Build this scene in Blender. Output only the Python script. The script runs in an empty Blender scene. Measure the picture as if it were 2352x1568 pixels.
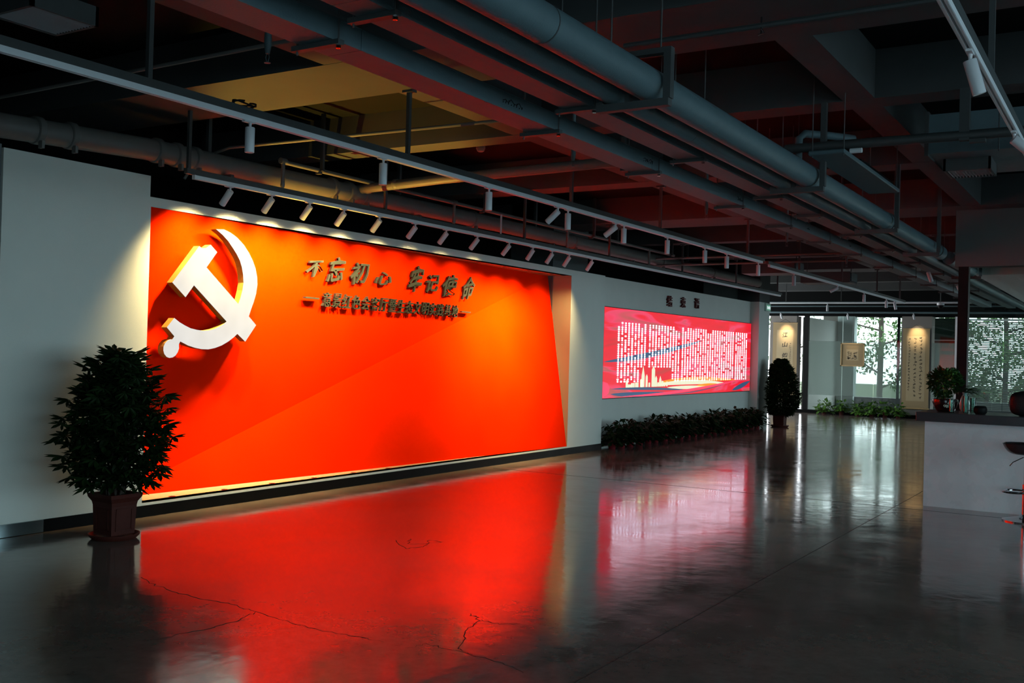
import bpy, bmesh, math, random
from mathutils import Vector, Matrix, Euler
rnd = random.Random(7)
C = bpy.context.scene.collection
S = bpy.context.scene
pi = math.pi

# ------------------------------------------------------------------ camera, sky, exposure
cam = bpy.data.cameras.new('camera'); cam.lens = 36.0; cam.sensor_width = 36.0
cam.clip_start = 0.05; cam.clip_end = 400
co = bpy.data.objects.new('camera', cam); C.objects.link(co); S.camera = co
yaw, pit, rol = (math.radians(a) for a in (31.704, 0.593, 1.572))
cy, sy, cp, sp, cr, sr = math.cos(yaw), math.sin(yaw), math.cos(pit), math.sin(pit), math.cos(rol), math.sin(rol)
fwd = Vector((-sy*cp, cy*cp, sp)); rgt = Vector((cy, sy, 0)); upv = rgt.cross(fwd)
r2 = cr*rgt + sr*upv; u2 = -sr*rgt + cr*upv
co.matrix_world = Matrix(((r2.x, u2.x, -fwd.x, 0), (r2.y, u2.y, -fwd.y, 0), (r2.z, u2.z, -fwd.z, 1.6), (0, 0, 0, 1)))
S.view_settings.view_transform = 'Standard'; S.view_settings.look = 'None'
S.view_settings.exposure = 0.0; S.view_settings.gamma = 1.0; S.view_settings.use_curve_mapping = False
W = bpy.data.worlds.new('sky'); S.world = W; W.use_nodes = True
nt = W.node_tree; nt.nodes.clear()
SKY = (0.74, 0.80, 0.84)
wo = nt.nodes.new('ShaderNodeOutputWorld'); bg = nt.nodes.new('ShaderNodeBackground')
bg.inputs[0].default_value = (*SKY, 1); bg.inputs[1].default_value = 6.4
nt.links.new(bg.outputs[0], wo.inputs[0])
S.cycles.max_bounces = 8; S.cycles.diffuse_bounces = 4; S.cycles.glossy_bounces = 4
S.cycles.transparent_max_bounces = 12; S.cycles.sample_clamp_indirect = 4.0
S.cycles.use_denoising = True
S.cycles.caustics_reflective = False; S.cycles.caustics_refractive = False

def portal(name, loc, rot, sx, sz):
    l = bpy.data.lights.new(name, 'AREA'); l.shape = 'RECTANGLE'; l.size = sx; l.size_y = sz
    l.cycles.is_portal = True
    o = bpy.data.objects.new(name, l); o.location = loc; o.rotation_euler = rot; C.objects.link(o)
portal('window_portal', (6.47, 5.0, 1.9), (0, pi/2, 0), 3.4, 17.6)
portal('window_portal', (3.2, -4.97, 1.85), (pi/2, 0, 0), 6.4, 2.9)
portal('window_portal', (6.47, 23.0, 1.9), (0, pi/2, 0), 3.4, 14.0)
portal('window_portal', (-5.5, 36.0, 1.8), (-pi/2, 0, 0), 10.0, 2.8)

# ------------------------------------------------------------------ materials
MATS = {}
def mat(name, col, rough=0.6, metal=0.0, spec=0.5, noise=0.0, nscale=8.0, bump=0.0, bscale=60.0, emit=0.0, trans=0.0, rvar=0.0):
    if name in MATS: return MATS[name]
    m = bpy.data.materials.new(name); m.use_nodes = True
    n = m.node_tree.nodes; l = m.node_tree.links; b = n['Principled BSDF']
    b.inputs['Base Color'].default_value = (*col, 1); b.inputs['Roughness'].default_value = rough
    b.inputs['Metallic'].default_value = metal; b.inputs['Specular IOR Level'].default_value = spec
    if emit: b.inputs['Emission Color'].default_value = (*col, 1); b.inputs['Emission Strength'].default_value = emit
    tc = n.new('ShaderNodeTexCoord')
    if noise or rvar:
        t = n.new('ShaderNodeTexNoise'); t.inputs['Scale'].default_value = nscale; t.inputs['Detail'].default_value = 6
        l.new(tc.outputs['Object'], t.inputs['Vector'])
        if noise:
            mx = n.new('ShaderNodeMix'); mx.data_type = 'RGBA'
            mx.inputs[6].default_value = (*[c*(1-noise) for c in col], 1); mx.inputs[7].default_value = (*[min(1, c*(1+noise)) for c in col], 1)
            l.new(t.outputs['Fac'], mx.inputs[0]); l.new(mx.outputs[2], b.inputs['Base Color'])
        if rvar:
            mr = n.new('ShaderNodeMapRange'); mr.inputs[1].default_value = .3; mr.inputs[2].default_value = .7
            mr.inputs[3].default_value = max(.02, rough-rvar); mr.inputs[4].default_value = rough+rvar
            l.new(t.outputs['Fac'], mr.inputs[0]); l.new(mr.outputs[0], b.inputs['Roughness'])
    if bump:
        t = n.new('ShaderNodeTexNoise'); t.inputs['Scale'].default_value = bscale; t.inputs['Detail'].default_value = 4
        l.new(tc.outputs['Object'], t.inputs['Vector'])
        bp = n.new('ShaderNodeBump'); bp.inputs['Strength'].default_value = bump; bp.inputs['Distance'].default_value = .01
        l.new(t.outputs['Fac'], bp.inputs['Height']); l.new(bp.outputs[0], b.inputs['Normal'])
    MATS[name] = m; return m

WHITE = mat('wall_paint', (.60, .61, .555), .75, noise=.05, nscale=3, bump=.25, bscale=220)
BAND = WHITE
DARKCEIL = mat('black_ceiling_paint', (.005, .0055, .0055), .95, spec=.1, noise=.25, nscale=3)
BEAM = mat('grey_beam_paint', (.045, .048, .048), .85, noise=.15, nscale=4)
PIPE = mat('grey_pipe_paint', (.085, .135, .15), .55, noise=.12, nscale=9, bump=.15, bscale=90)
DRAIN = mat('drain_pipe_paint', (.13, .125, .115), .5, noise=.15, nscale=7)
STEEL = mat('dark_steel_channel', (.045, .05, .05), .55, noise=.15, nscale=20)
TRACKW = mat('white_track_aluminium', (.78, .80, .82), .35, noise=.03, nscale=30)
LAMPW = mat('white_lamp_shell', (.62, .62, .64), .4, noise=.03, nscale=30)
BLACK = mat('black_plastic', (.006, .006, .006), .6, spec=.15, noise=.2, nscale=30)
BASEB = mat('black_glossy_skirting', (.004, .004, .004), .45, spec=.05, noise=.3, nscale=4, rvar=.05)
SILL = mat('cream_reveal_paint', (.34, .25, .15), .7, noise=.04, nscale=5)
GOLD = mat('pale_gold_side', (.30, .17, .03), .45, noise=.05, nscale=8)
BRONZE = mat('grey_bronze_letter', (.022, .024, .017), .6, noise=.25, nscale=15, spec=.2)
DRED = mat('dark_red_letter', (.10, .004, .006), .6, noise=.1, nscale=10)
TERRA = mat('terracotta_pot', (.055, .012, .008), .6, spec=.15, noise=.3, nscale=12, bump=.2)
REDPOT = mat('red_plastic_pot', (.30, .025, .035), .35, noise=.15, nscale=12)
SOIL = mat('soil', (.012, .009, .006), .9, noise=.4, nscale=50)
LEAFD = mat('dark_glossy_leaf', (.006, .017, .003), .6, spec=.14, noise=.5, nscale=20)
LEAFM = mat('green_leaf', (.02, .065, .012), .4, noise=.5, nscale=15)
LEAFY = mat('bright_green_leaf', (.07, .17, .02), .45, noise=.4, nscale=12)
BARK = mat('bark', (.03, .02, .013), .8, noise=.3, nscale=30, bump=.3)
STONE = mat('grey_stone_worktop', (.035, .036, .04), .3, noise=.3, nscale=9)
COUNTW = mat('white_counter_panel', (.84, .83, .84), .28, noise=.03, nscale=5, rvar=.06)
CHROME = mat('chrome', (.6, .6, .62), .08, metal=1.0, noise=.03)
SEATM = mat('smoky_seat_shell', (.03, .035, .04), .12, noise=.1)
PAPER = mat('tan_scroll_silk', (.33, .235, .12), .75, noise=.08, nscale=5)
PAPER2 = mat('cream_scroll_paper', (.42, .32, .18), .75, noise=.06, nscale=7)
INK = mat('ink', (.008, .007, .006), .6, noise=.2)
FRAMEM = mat('light_wood_frame', (.5, .33, .15), .45, noise=.2, nscale=14)
CONC = mat('grey_partition_paint', (.22, .24, .23), .8, noise=.08, nscale=3)
BROWN = mat('grey_brown_wall', (.10, .09, .08), .8, noise=.1, nscale=3)
COLUMNW = mat('grey_column_paint', (.20, .18, .16), .8, noise=.06, nscale=3, bump=.2, bscale=150)
SLATM = mat('grey_blind_slat', (.30, .32, .31), .45, noise=.05)
GRASS = mat('lawn', (.035, .06, .018), .9, noise=.4, nscale=2)
PAVE = mat('pale_paving', (.30, .32, .34), .8, noise=.15, nscale=2)
BRICKR = mat('red_shelf_board', (.16, .03, .015), .6, noise=.7, nscale=14)
DKGREEN = mat('dark_green_board', (.012, .035, .022), .6, noise=.3, nscale=6)

def floor_mat():
    m = bpy.data.materials.new('polished_concrete'); m.use_nodes = True
    n = m.node_tree.nodes; l = m.node_tree.links; b = n['Principled BSDF']
    tc = n.new('ShaderNodeTexCoord')
    def tex(sc, det, rough=.6, dist=0.0):
        t = n.new('ShaderNodeTexNoise'); t.inputs['Scale'].default_value = sc; t.inputs['Detail'].default_value = det
        t.inputs['Roughness'].default_value = rough; t.inputs['Distortion'].default_value = dist
        l.new(tc.outputs['Object'], t.inputs['Vector']); return t
    a = tex(.9, 8, .65, .6); c = tex(14, 6, .7)
    mx = n.new('ShaderNodeMix'); mx.data_type = 'FLOAT'; mx.inputs[0].default_value = .35
    l.new(a.outputs['Fac'], mx.inputs[2]); l.new(c.outputs['Fac'], mx.inputs[3])
    rp = n.new('ShaderNodeValToRGB'); rp.color_ramp.elements[0].position = .32; rp.color_ramp.elements[1].position = .68
    rp.color_ramp.elements[0].color = (.100, .078, .066, 1); rp.color_ramp.elements[1].color = (.225, .175, .150, 1)
    l.new(mx.outputs[0], rp.inputs[0]); l.new(rp.outputs[0], b.inputs['Base Color'])
    d = tex(2.2, 7, .6, .4)
    mr = n.new('ShaderNodeMapRange'); mr.inputs[1].default_value = .35; mr.inputs[2].default_value = .7
    mr.inputs[3].default_value = .075; mr.inputs[4].default_value = .17
    l.new(d.outputs['Fac'], mr.inputs[0]); l.new(mr.outputs[0], b.inputs['Roughness'])
    e = tex(7, 3, .5); bp = n.new('ShaderNodeBump'); bp.inputs['Strength'].default_value = .05; bp.inputs['Distance'].default_value = .02
    l.new(e.outputs['Fac'], bp.inputs['Height']); l.new(bp.outputs[0], b.inputs['Normal'])
    b.inputs['Specular IOR Level'].default_value = .95
    return m
FLOORM = floor_mat()

def red_mat():
    m = bpy.data.materials.new('red_silk_panel'); m.use_nodes = True
    n = m.node_tree.nodes; l = m.node_tree.links; b = n['Principled BSDF']
    tc = n.new('ShaderNodeTexCoord'); t = n.new('ShaderNodeTexNoise'); t.inputs['Scale'].default_value = 1.2; t.inputs['Detail'].default_value = 1
    l.new(tc.outputs['Object'], t.inputs['Vector'])
    rp = n.new('ShaderNodeValToRGB'); rp.color_ramp.elements[0].position = .3; rp.color_ramp.elements[1].position = .7
    rp.color_ramp.elements[0].color = (.74, .0125, .0001, 1); rp.color_ramp.elements[1].color = (.80, .0155, .0001, 1)
    l.new(t.outputs['Fac'], rp.inputs[0]); l.new(rp.outputs[0], b.inputs['Base Color'])
    b.inputs['Roughness'].default_value = .6; b.inputs['Specular IOR Level'].default_value = .0
    return m
REDM = red_mat()

def glass_mat(name, tint, refl=1.0, milk=0.0):
    m = bpy.data.materials.new(name); m.use_nodes = True
    n = m.node_tree.nodes; l = m.node_tree.links; n.clear()
    o = n.new('ShaderNodeOutputMaterial'); t = n.new('ShaderNodeBsdfTransparent'); g = n.new('ShaderNodeBsdfGlossy')
    f = n.new('ShaderNodeFresnel'); f.inputs[0].default_value = 1.5; mx = n.new('ShaderNodeMixShader')
    geo = n.new('ShaderNodeTexCoord'); nz = n.new('ShaderNodeTexNoise'); nz.inputs['Scale'].default_value = 1.5
    l.new(geo.outputs['Object'], nz.inputs['Vector'])
    mr = n.new('ShaderNodeMapRange'); mr.inputs[3].default_value = .0; mr.inputs[4].default_value = .03
    l.new(nz.outputs['Fac'], mr.inputs[0]); l.new(mr.outputs[0], g.inputs['Roughness'])
    t.inputs[0].default_value = (*tint, 1); g.inputs[0].default_value = (refl, refl, refl, 1)
    l.new(f.outputs[0], mx.inputs[0])
    if milk:
        tr = n.new('ShaderNodeBsdfTranslucent'); tr.inputs[0].default_value = (.8, .85, .85, 1)
        df = n.new('ShaderNodeBsdfDiffuse'); df.inputs[0].default_value = (.6, .7, .68, 1)
        m1 = n.new('ShaderNodeMixShader'); m1.inputs[0].default_value = .5; l.new(tr.outputs[0], m1.inputs[1]); l.new(df.outputs[0], m1.inputs[2])
        m2 = n.new('ShaderNodeMixShader'); m2.inputs[0].default_value = milk; l.new(t.outputs[0], m2.inputs[1]); l.new(m1.outputs[0], m2.inputs[2])
        l.new(m2.outputs[0], mx.inputs[1])
    else: l.new(t.outputs[0], mx.inputs[1])
    l.new(g.outputs[0], mx.inputs[2]); l.new(mx.outputs[0], o.inputs[0]); return m
GLASS = glass_mat('clear_glass', (.86, .93, .91))
TINTED = glass_mat('tinted_window_glass', (.78, .92, .96))  # teal tint added to cool the daylight through the unseen windows
FILM = glass_mat('frosted_film', (.90, .94, .93), .3, .38)
VASEG = glass_mat('vase_glass', (.75, .9, .85))
VASET = mat('turquoise_glass', (.35, .62, .55), .1, noise=.1)

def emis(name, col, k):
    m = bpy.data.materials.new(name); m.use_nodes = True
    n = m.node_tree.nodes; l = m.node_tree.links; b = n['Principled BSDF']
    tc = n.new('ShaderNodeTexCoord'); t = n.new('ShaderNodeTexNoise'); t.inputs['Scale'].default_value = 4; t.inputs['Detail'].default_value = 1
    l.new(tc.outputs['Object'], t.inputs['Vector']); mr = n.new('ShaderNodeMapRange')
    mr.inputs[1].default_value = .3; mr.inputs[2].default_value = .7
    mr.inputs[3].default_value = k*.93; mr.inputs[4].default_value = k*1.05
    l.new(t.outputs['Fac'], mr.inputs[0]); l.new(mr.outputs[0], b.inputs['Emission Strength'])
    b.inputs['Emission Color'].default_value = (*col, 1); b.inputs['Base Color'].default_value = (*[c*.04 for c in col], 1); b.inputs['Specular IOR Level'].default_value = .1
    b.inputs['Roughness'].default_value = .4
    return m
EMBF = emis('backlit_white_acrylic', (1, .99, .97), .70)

# ------------------------------------------------------------------ geometry helpers
def bm(): return bmesh.new()
def quadbox(b, lo, hi):
    v = [b.verts.new((x, y, z)) for x in (lo[0], hi[0]) for y in (lo[1], hi[1]) for z in (lo[2], hi[2])]
    for f in ((0,1,3,2),(4,6,7,5),(0,4,5,1),(2,3,7,6),(0,2,6,4),(1,5,7,3)): b.faces.new([v[i] for i in f])
    return b
def box(x0, x1, y0, y1, z0, z1, b=None, bevel=0):
    n = b is None
    if n: b = bm()
    quadbox(b, (min(x0,x1), min(y0,y1), min(z0,z1)), (max(x0,x1), max(y0,y1), max(z0,z1)))
    if bevel: bmesh.ops.bevel(b, geom=list(b.edges), offset=bevel, segments=1, affect='EDGES')
    return b
def tube(pts, r, seg=10, b=None, caps=True):
    """pts list of points, r float or list"""
    if b is None: b = bm()
    pts = [Vector(p) for p in pts]; rr = r if isinstance(r, (list, tuple)) else [r]*len(pts)
    rings = []; ref = None
    for i, p in enumerate(pts):
        d = (pts[min(i+1, len(pts)-1)] - pts[max(i-1, 0)]).normalized()
        if ref is None: ref = Vector((0, 0, 1)) if abs(d.z) < .9 else Vector((1, 0, 0))
        a = d.cross(ref).normalized(); c = a.cross(d).normalized(); ref = c
        rings.append([b.verts.new(p + rr[i]*(math.cos(t)*a + math.sin(t)*c)) for t in [2*pi*k/seg for k in range(seg)]])
    for i in range(len(rings)-1):
        for k in range(seg):
            b.faces.new((rings[i][k], rings[i][(k+1) % seg], rings[i+1][(k+1) % seg], rings[i+1][k]))
    if caps: b.faces.new(rings[0][::-1]); b.faces.new(rings[-1])
    return b
def lathe(prof, cx=0, cy=0, seg=24, b=None, sq=False):
    """profile of (r, z); sq makes a square plan"""
    if b is None: b = bm()
    seg = 4 if sq else seg; off = pi/4 if sq else 0; k2 = math.sqrt(2) if sq else 1
    rings = [[b.verts.new((cx + r*k2*math.cos(off+2*pi*k/seg), cy + r*k2*math.sin(off+2*pi*k/seg), z)) for k in range(seg)] for r, z in prof]
    for i in range(len(rings)-1):
        for k in range(seg): b.faces.new((rings[i][k], rings[i][(k+1) % seg], rings[i+1][(k+1) % seg], rings[i+1][k]))
    b.faces.new(rings[0][::-1]); b.faces.new(rings[-1]); return b
def wpos(o):
    v = Vector((0, 0, 0))
    while o: v += o.location; o = o.parent
    return v
def obj(name, b, m, parent=None, smooth=False, **kw):
    """links bmesh b (world coordinates) as one mesh object"""
    if parent is not None: off = wpos(parent)
    else:
        xs = [v.co for v in b.verts]
        off = Vector(((min(v.x for v in xs)+max(v.x for v in xs))/2, (min(v.y for v in xs)+max(v.y for v in xs))/2, min(v.z for v in xs)))
    for v in b.verts: v.co -= off
    bmesh.ops.recalc_face_normals(b, faces=list(b.faces))
    me = bpy.data.meshes.new(name); b.to_mesh(me); b.free()
    if isinstance(m, (list, tuple)):
        for q in m: me.materials.append(q)
    else: me.materials.append(m)
    if smooth:
        for p in me.polygons: p.use_smooth = True
        try: me.set_sharp_from_angle(angle=.7)
        except Exception: pass
    o = bpy.data.objects.new(name, me); C.objects.link(o)
    if parent is not None: o.parent = parent
    else: o.location = off
    for k, v in kw.items(): o[k] = v
    return o
def struct(name, b, m, parent=None, **kw):
    o = obj(name, b, m, parent, **kw)
    if parent is None: o['kind'] = 'structure'
    return o
def thing(name, label, cat, loc, group=None, rz=0):
    o = bpy.data.objects.new(name, None); o.empty_display_size = .1; o.location = loc; o.rotation_euler = (0, 0, rz)
    C.objects.link(o); o['label'] = label; o['category'] = cat
    if group: o['group'] = group
    return o
def tag(o, label, cat, group=None):
    o['label'] = label; o['category'] = cat
    if group: o['group'] = group
    return o
def dup(o, loc=None, rz=None, parent=None, label=None):
    c = o.copy(); C.objects.link(c); c.parent = parent
    if loc is not None: c.location = loc
    if rz is not None: c.rotation_euler = (o.rotation_euler.x, o.rotation_euler.y, rz)
    if label: c['label'] = label
    for ch in list(o.children): dup(ch, parent=c)
    return c
ORD = ['first', 'second', 'third', 'fourth', 'fifth', 'sixth', 'seventh', 'eighth', 'ninth', 'tenth', 'eleventh', 'twelfth', 'thirteenth',
       'fourteenth', 'fifteenth', 'sixteenth', 'seventeenth', 'eighteenth', 'nineteenth', 'twentieth', 'twenty-first', 'twenty-second', 'twenty-third', 'twenty-fourth']

# ------------------------------------------------------------------ setting
WX = -7.76
fl = struct('floor', box(-13, 6.5, -5, 36.2, -.12, 0), FLOORM)
def ribbon(pts, w, z=.0008):
    b = bm(); prev = None
    for i, p in enumerate(pts):
        p = Vector((p[0], p[1], z)); q = Vector((*pts[min(i+1, len(pts)-1)], z)); a = Vector((*pts[max(i-1, 0)], z))
        d = (q-a).normalized(); s = Vector((-d.y, d.x, 0))*w*rnd.uniform(.5, 1.2)
        cur = (b.verts.new(p+s), b.verts.new(p-s))
        if prev: b.faces.new((prev[0], prev[1], cur[1], cur[0]))
        prev = cur
    return b
def jag(pts, n=7, a=.018):
    out = []
    for p, q in zip(pts, pts[1:]):
        for k in range(n):
            t = k/n; out.append((p[0]+(q[0]-p[0])*t+rnd.uniform(-a, a), p[1]+(q[1]-p[1])*t+rnd.uniform(-a, a)))
    return out + [pts[-1]]
CRK = mat('dark_crack', (.012, .01, .008), .9, noise=.3)
for pts in ([(-5.77, 4.65), (-5.5, 4.54), (-5.09, 4.48), (-4.8, 4.5), (-4.5, 4.46), (-4.12, 4.39), (-3.8, 4.4), (-3.5, 4.42)],
            [(-4.5, 4.46), (-4.44, 4.2), (-4.46, 3.96), (-4.52, 3.7)],
            [(-3.46, 5.2), (-3.36, 5.15), (-3.26, 4.87), (-3.1, 4.57), (-2.95, 4.5)], [(-3.34, 5.13), (-3.2, 5.12), (-3.1, 5.2)],
            [(-3.33, 4.39), (-3.29, 4.53), (-3.07, 4.54), (-2.85, 4.51), (-2.61, 4.42)],
            [(-5.3, 6.83), (-5.02, 6.58), (-4.96, 6.74), (-5.08, 7.01), (-4.94, 7.0), (-5.1, 6.75), (-5.25, 6.95)]):
    obj('crack', ribbon(jag(pts), .0028), CRK, fl)
for x in (-2.33,): obj('saw_joint', box(x-.0025, x+.0025, -4, 30, .0001, .0012), CRK, fl)
for y in (11.9,): obj('saw_joint', box(-7.6, 6, y-.0025, y+.0025, .0001, .0012), CRK, fl)

# left wall: plain part, recess surround, pier, screen wall, column
b = box(WX-.12, WX, 4.78, 6.20, 0, 3.12)
b = box(WX-.12, WX, 6.20, 6.212, 0, 2.93, b)
box(WX-.12, WX, 14.31, 15.5, 0, 2.93, b)
box(WX-.12, WX, 6.212, 14.31, 2.84, 2.93, b); box(WX-.12, WX, 6.212, 14.31, 0, .13, b)
wl = struct('wall_left', b, WHITE)
struct('wall_left_end', box(WX-.14, WX-.03, -5, 4.78, 0, 3.15), mat('dark_grey_wall_paint', (.16, .16, .17), .7, noise=.08), kind='structure')
struct('wall_left_upper', box(-9.6, -9.4, -5, 24.4, 0, 4.05), DARKCEIL)
b = box(-8.10, WX-.12, 15.3, 23.62, 0, .02); box(-8.10, -7.98, 15.3, 23.66, 0, 2.95, b)
struct('wall_screen', b, WHITE)
struct('trim_column', box(-8.3, WX, 23.64, 24.42, 0, 2.95), WHITE)
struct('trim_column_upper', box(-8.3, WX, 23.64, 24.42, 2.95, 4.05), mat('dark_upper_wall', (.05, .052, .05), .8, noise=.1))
struct('trim_pier', box(-8.9, -8.1, 14.3, 15.5, 0, 4.05), mat('dark_upper_wall2', (.07, .075, .072), .8, noise=.1))
struct('wall_left_far', box(-12.6, -8.3, 24.25, 24.42, 0, 4.05), WHITE)
struct('baseboard_left', box(WX, WX+.012, 4.78, 15.5, 0, .105), BASEB)
struct('baseboard_left_end', box(WX-.03, WX-.018, -5, 4.78, 0, .105), BASEB)
struct('baseboard_screen', box(-7.98, -7.968, 15.5, 23.64, 0, .1), BASEB)
struct('trim_skirting_sheen', box(WX+.012, WX+.02, 3.6, 5.22, .004, .105), mat('polished_steel_skirting', (.30, .36, .36), .18, metal=.9, noise=.2, nscale=6))  # bright metal strip standing in for the reflection on the black skirting
# reveals of the recess
RD = .43
def tri(b, *p): b.faces.new([b.verts.new(q) for q in p])
b = bm()
X0 = WX; yL, yR, zB, zT = 6.212, 14.31, .13, 2.84
TL = (X0-.004, yL, zT); BL = (X0-RD, yL, zB); TR = (X0-RD, yR, zT); BR = (X0-.01, yR, zB)
# sill, soffit, jambs (solid boxes behind the wall, deep as the recess)
sill = struct('trim_sill', box(X0-RD-.06, X0-.001, yL, yR, zB-.05, zB), SILL)
soff = struct('trim_soffit', box(X0-RD-.06, X0-.001, yL, yR, zT, zT+.05), SILL)
struct('trim_jamb_1', box(X0-RD-.06, X0-.12, yL-.05, yL, zB-.05, zT+.05), SILL)
struct('trim_jamb_2', box(X0-RD-.06, X0-.12, yR, yR+.05, zB-.05, zT+.05), SILL)
struct('trim_jamb_3', box(X0-.12, X0-.001, yR-.003, yR, zB, zT), SILL)
for i, y in enumerate((6.66, 7.316, 7.981, 8.632, 9.3, 9.95)):
    o = thing('recessed_uplight', f'{ORD[i]} small round uplight from the left sunk in the cream sill below the red panel', 'uplight', (-7.888, y, zB), 'uplights in the recess sill')
    obj('rim', lathe([(.034, zB), (.034, zB+.003), (.026, zB+.004), (.024, zB+.001)], -7.888, y, 20), CHROME, o, True)
    obj('lens', lathe([(.022, zB), (.022, zB+.002)], -7.888, y, 16), BLACK, o)
for i, y in enumerate((11.884, 12.591, 13.28, 14.0)):
    o = thing('recessed_downlight', f'{ORD[i]} small round downlight from the left sunk in the soffit over the red panel', 'downlight', (-7.94, y, zT), 'downlights in the recess soffit')
    obj('rim', lathe([(.034, zT-.003), (.034, zT)], -7.94, y, 20), CHROME, o, True)
    obj('lens', lathe([(.022, zT-.004), (.022, zT-.003)], -7.94, y, 16), BLACK, o)

# red folded panel
pn = thing('red_panel', 'huge red backdrop panel folded along its diagonal inside the lit wall recess', 'panel', (X0-.2, (yL+yR)/2, zB))
th = .03
def slab3(a, c, d):
    b = bm(); A = [b.verts.new(p) for p in (a, c, d)]; B = [b.verts.new((p[0]-th, p[1], p[2])) for p in (a, c, d)]
    b.faces.new(A); b.faces.new(B[::-1])
    for i in range(3): b.faces.new((A[i], B[i], B[(i+1) % 3], A[(i+1) % 3]))
    return b
obj('upper_facet', slab3(TL, BL, TR), REDM, pn)
obj('lower_facet', slab3(BL, BR, TR), REDM, pn)
PA, PB = RD/(zT-zB), RD/(yR-yL)
def px(y, z, o=0): return X0 + o - PA*(zT-z) - PB*(y-yL)

# emblem
EMB = [(6.888, 2.708), (6.989, 2.718), (7.083, 2.697), (7.182, 2.659), (7.288, 2.598), (7.373, 2.529), (7.443, 2.457), (7.499, 2.383), (7.541, 2.296), (7.56, 2.218), (7.56, 2.126), (7.544, 2.046), (7.52, 1.965), (7.502, 1.892), (7.626, 1.806), (7.503, 1.633), (7.375, 1.709), (7.332, 1.674), (7.263, 1.628), (7.179, 1.587), (7.094, 1.56), (7.007, 1.545), (6.919, 1.546), (6.83, 1.558), (6.741, 1.578), (6.667, 1.604), (6.633, 1.616), (6.621, 1.587), (6.63, 1.55), (6.621, 1.513), (6.599, 1.48), (6.568, 1.462), (6.529, 1.456), (6.493, 1.467), (6.462, 1.493), (6.445, 1.526), (6.441, 1.562), (6.453, 1.594), (6.479, 1.621), (6.511, 1.632), (6.535, 1.632), (6.554, 1.662), (6.448, 1.743), (6.522, 1.833), (6.59, 1.797), (6.665, 1.768), (6.739, 1.744), (6.827, 1.731), (6.9, 1.726), (6.986, 1.733), (7.057, 1.749), (7.127, 1.779), (7.175, 1.805), (7.203, 1.827), (6.708, 2.154), (6.623, 2.036), (6.44, 2.161), (6.707, 2.527), (6.738, 2.511), (6.794, 2.517), (6.847, 2.554), (6.944, 2.492), (6.834, 2.335), (7.328, 2.009), (7.347, 2.068), (7.36, 2.148), (7.36, 2.226), (7.339, 2.303), (7.305, 2.378), (7.265, 2.441), (7.206, 2.502), (7.142, 2.556), (7.069, 2.614), (6.985, 2.664)]
em = thing('emblem', 'large white glowing hammer and sickle emblem with gold sides on the red panel', 'emblem', (px(7, 2.1, .1), 7.0, 1.456))
def prism(poly, o0, o1, caps=(True, True), b=None):
    if b is None: b = bm()
    A = [b.verts.new((px(y, z, o1), y, z)) for y, z in poly]; B = [b.verts.new((px(y, z, o0), y, z)) for y, z in poly]
    if caps[1]: b.faces.new(A)
    if caps[0]: b.faces.new(B[::-1])
    n = len(poly)
    for i in range(n): b.faces.new((A[i], B[i], B[(i+1) % n], A[(i+1) % n]))
    return b
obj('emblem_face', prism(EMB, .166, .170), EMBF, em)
obj('emblem_body', prism(EMB, .088, .166), GOLD, em)
b = bm()
for (y, z) in ((7.1, 2.15), (6.75, 2.3), (7.45, 2.2), (7.3, 1.75), (6.8, 1.65), (7.45, 1.8)): obj('standoff_pin', tube([(px(y, z, .0), y, z), (px(y, z, .09), y, z)], .012, 8), CHROME, em)

# ------------------------------------------------------------------ lettering
DG = None
def glyph(ch, thick=0.0, ext=.02):
    """returns list of (verts, faces) for one character centred on its em box, unit height"""
    cu = bpy.data.curves.new('glyph', 'FONT'); cu.body = ch; cu.size = 1.0; cu.extrude = ext; cu.offset = thick; cu.resolution_u = 3
    o = bpy.data.objects.new('glyph', cu); C.objects.link(o)
    dg = bpy.context.evaluated_depsgraph_get(); dg.update()
    me = bpy.data.meshes.new_from_object(o.evaluated_get(dg))
    vs = [tuple(v.co) for v in me.vertices]; fs = [tuple(p.vertices) for p in me.polygons]
    bpy.data.objects.remove(o); bpy.data.curves.remove(cu); bpy.data.meshes.remove(me)
    if not vs: return [], []
    x0, x1 = min(v[0] for v in vs), max(v[0] for v in vs); y0, y1 = min(v[1] for v in vs), max(v[1] for v in vs)
    return [((v[0]-(x0+x1)/2)/(x1-x0), (v[1]-(y0+y1)/2)/(y1-y0), v[2]/ext) for v in vs], fs
def place_glyph(b, ch, f, w, h, thick=0.0, shear=0.0, wob=0.0):
    """f(u, v, s) -> world point; u right, v up in metres about the centre, s in -1..1 depth"""
    vs, fs = glyph(ch, thick)
    V = []
    for (x, y, s) in vs:
        xx = x*w + shear*y*h + wob*math.sin(y*7+x*3)*w; yy = y*h + wob*math.sin(x*6+1)*h + .12*h*x*(1 if wob else 0)
        V.append(b.verts.new(f(xx, yy, s)))
    for q in fs:
        try: b.faces.new([V[i] for i in q])
        except Exception: pass
    return b
t = thing('slogan_lettering', 'upper row of large raised brush-style Chinese characters on the red panel', 'lettering', (px(10.2, 2.4, .03), 10.2, 2.3))
for ch, y, z, w, h in (('不', 8.56, 2.47, .26, .19), ('忘', 8.94, 2.49, .29, .27), ('初', 9.38, 2.49, .31, .26), ('心', 9.87, 2.46, .33, .16), ('牢', 10.57, 2.50, .27, .33), ('记', 10.96, 2.48, .29, .24), ('使', 11.39, 2.48, .34, .27), ('命', 11.88, 2.47, .28, .31)):
    f = lambda u, v, s, y=y, z=z: (px(y+u, z+v, .034+.013*s), y+u, z+v)
    obj('character', place_glyph(bm(), ch, f, w*1.04, h*1.02, .017, .10, .035), BRONZE, t)
t = thing('subtitle_lettering', 'lower row of smaller bold Chinese characters between two dashes on the red panel', 'lettering', (px(10.2, 2.14, .03), 10.2, 2.06))
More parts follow.
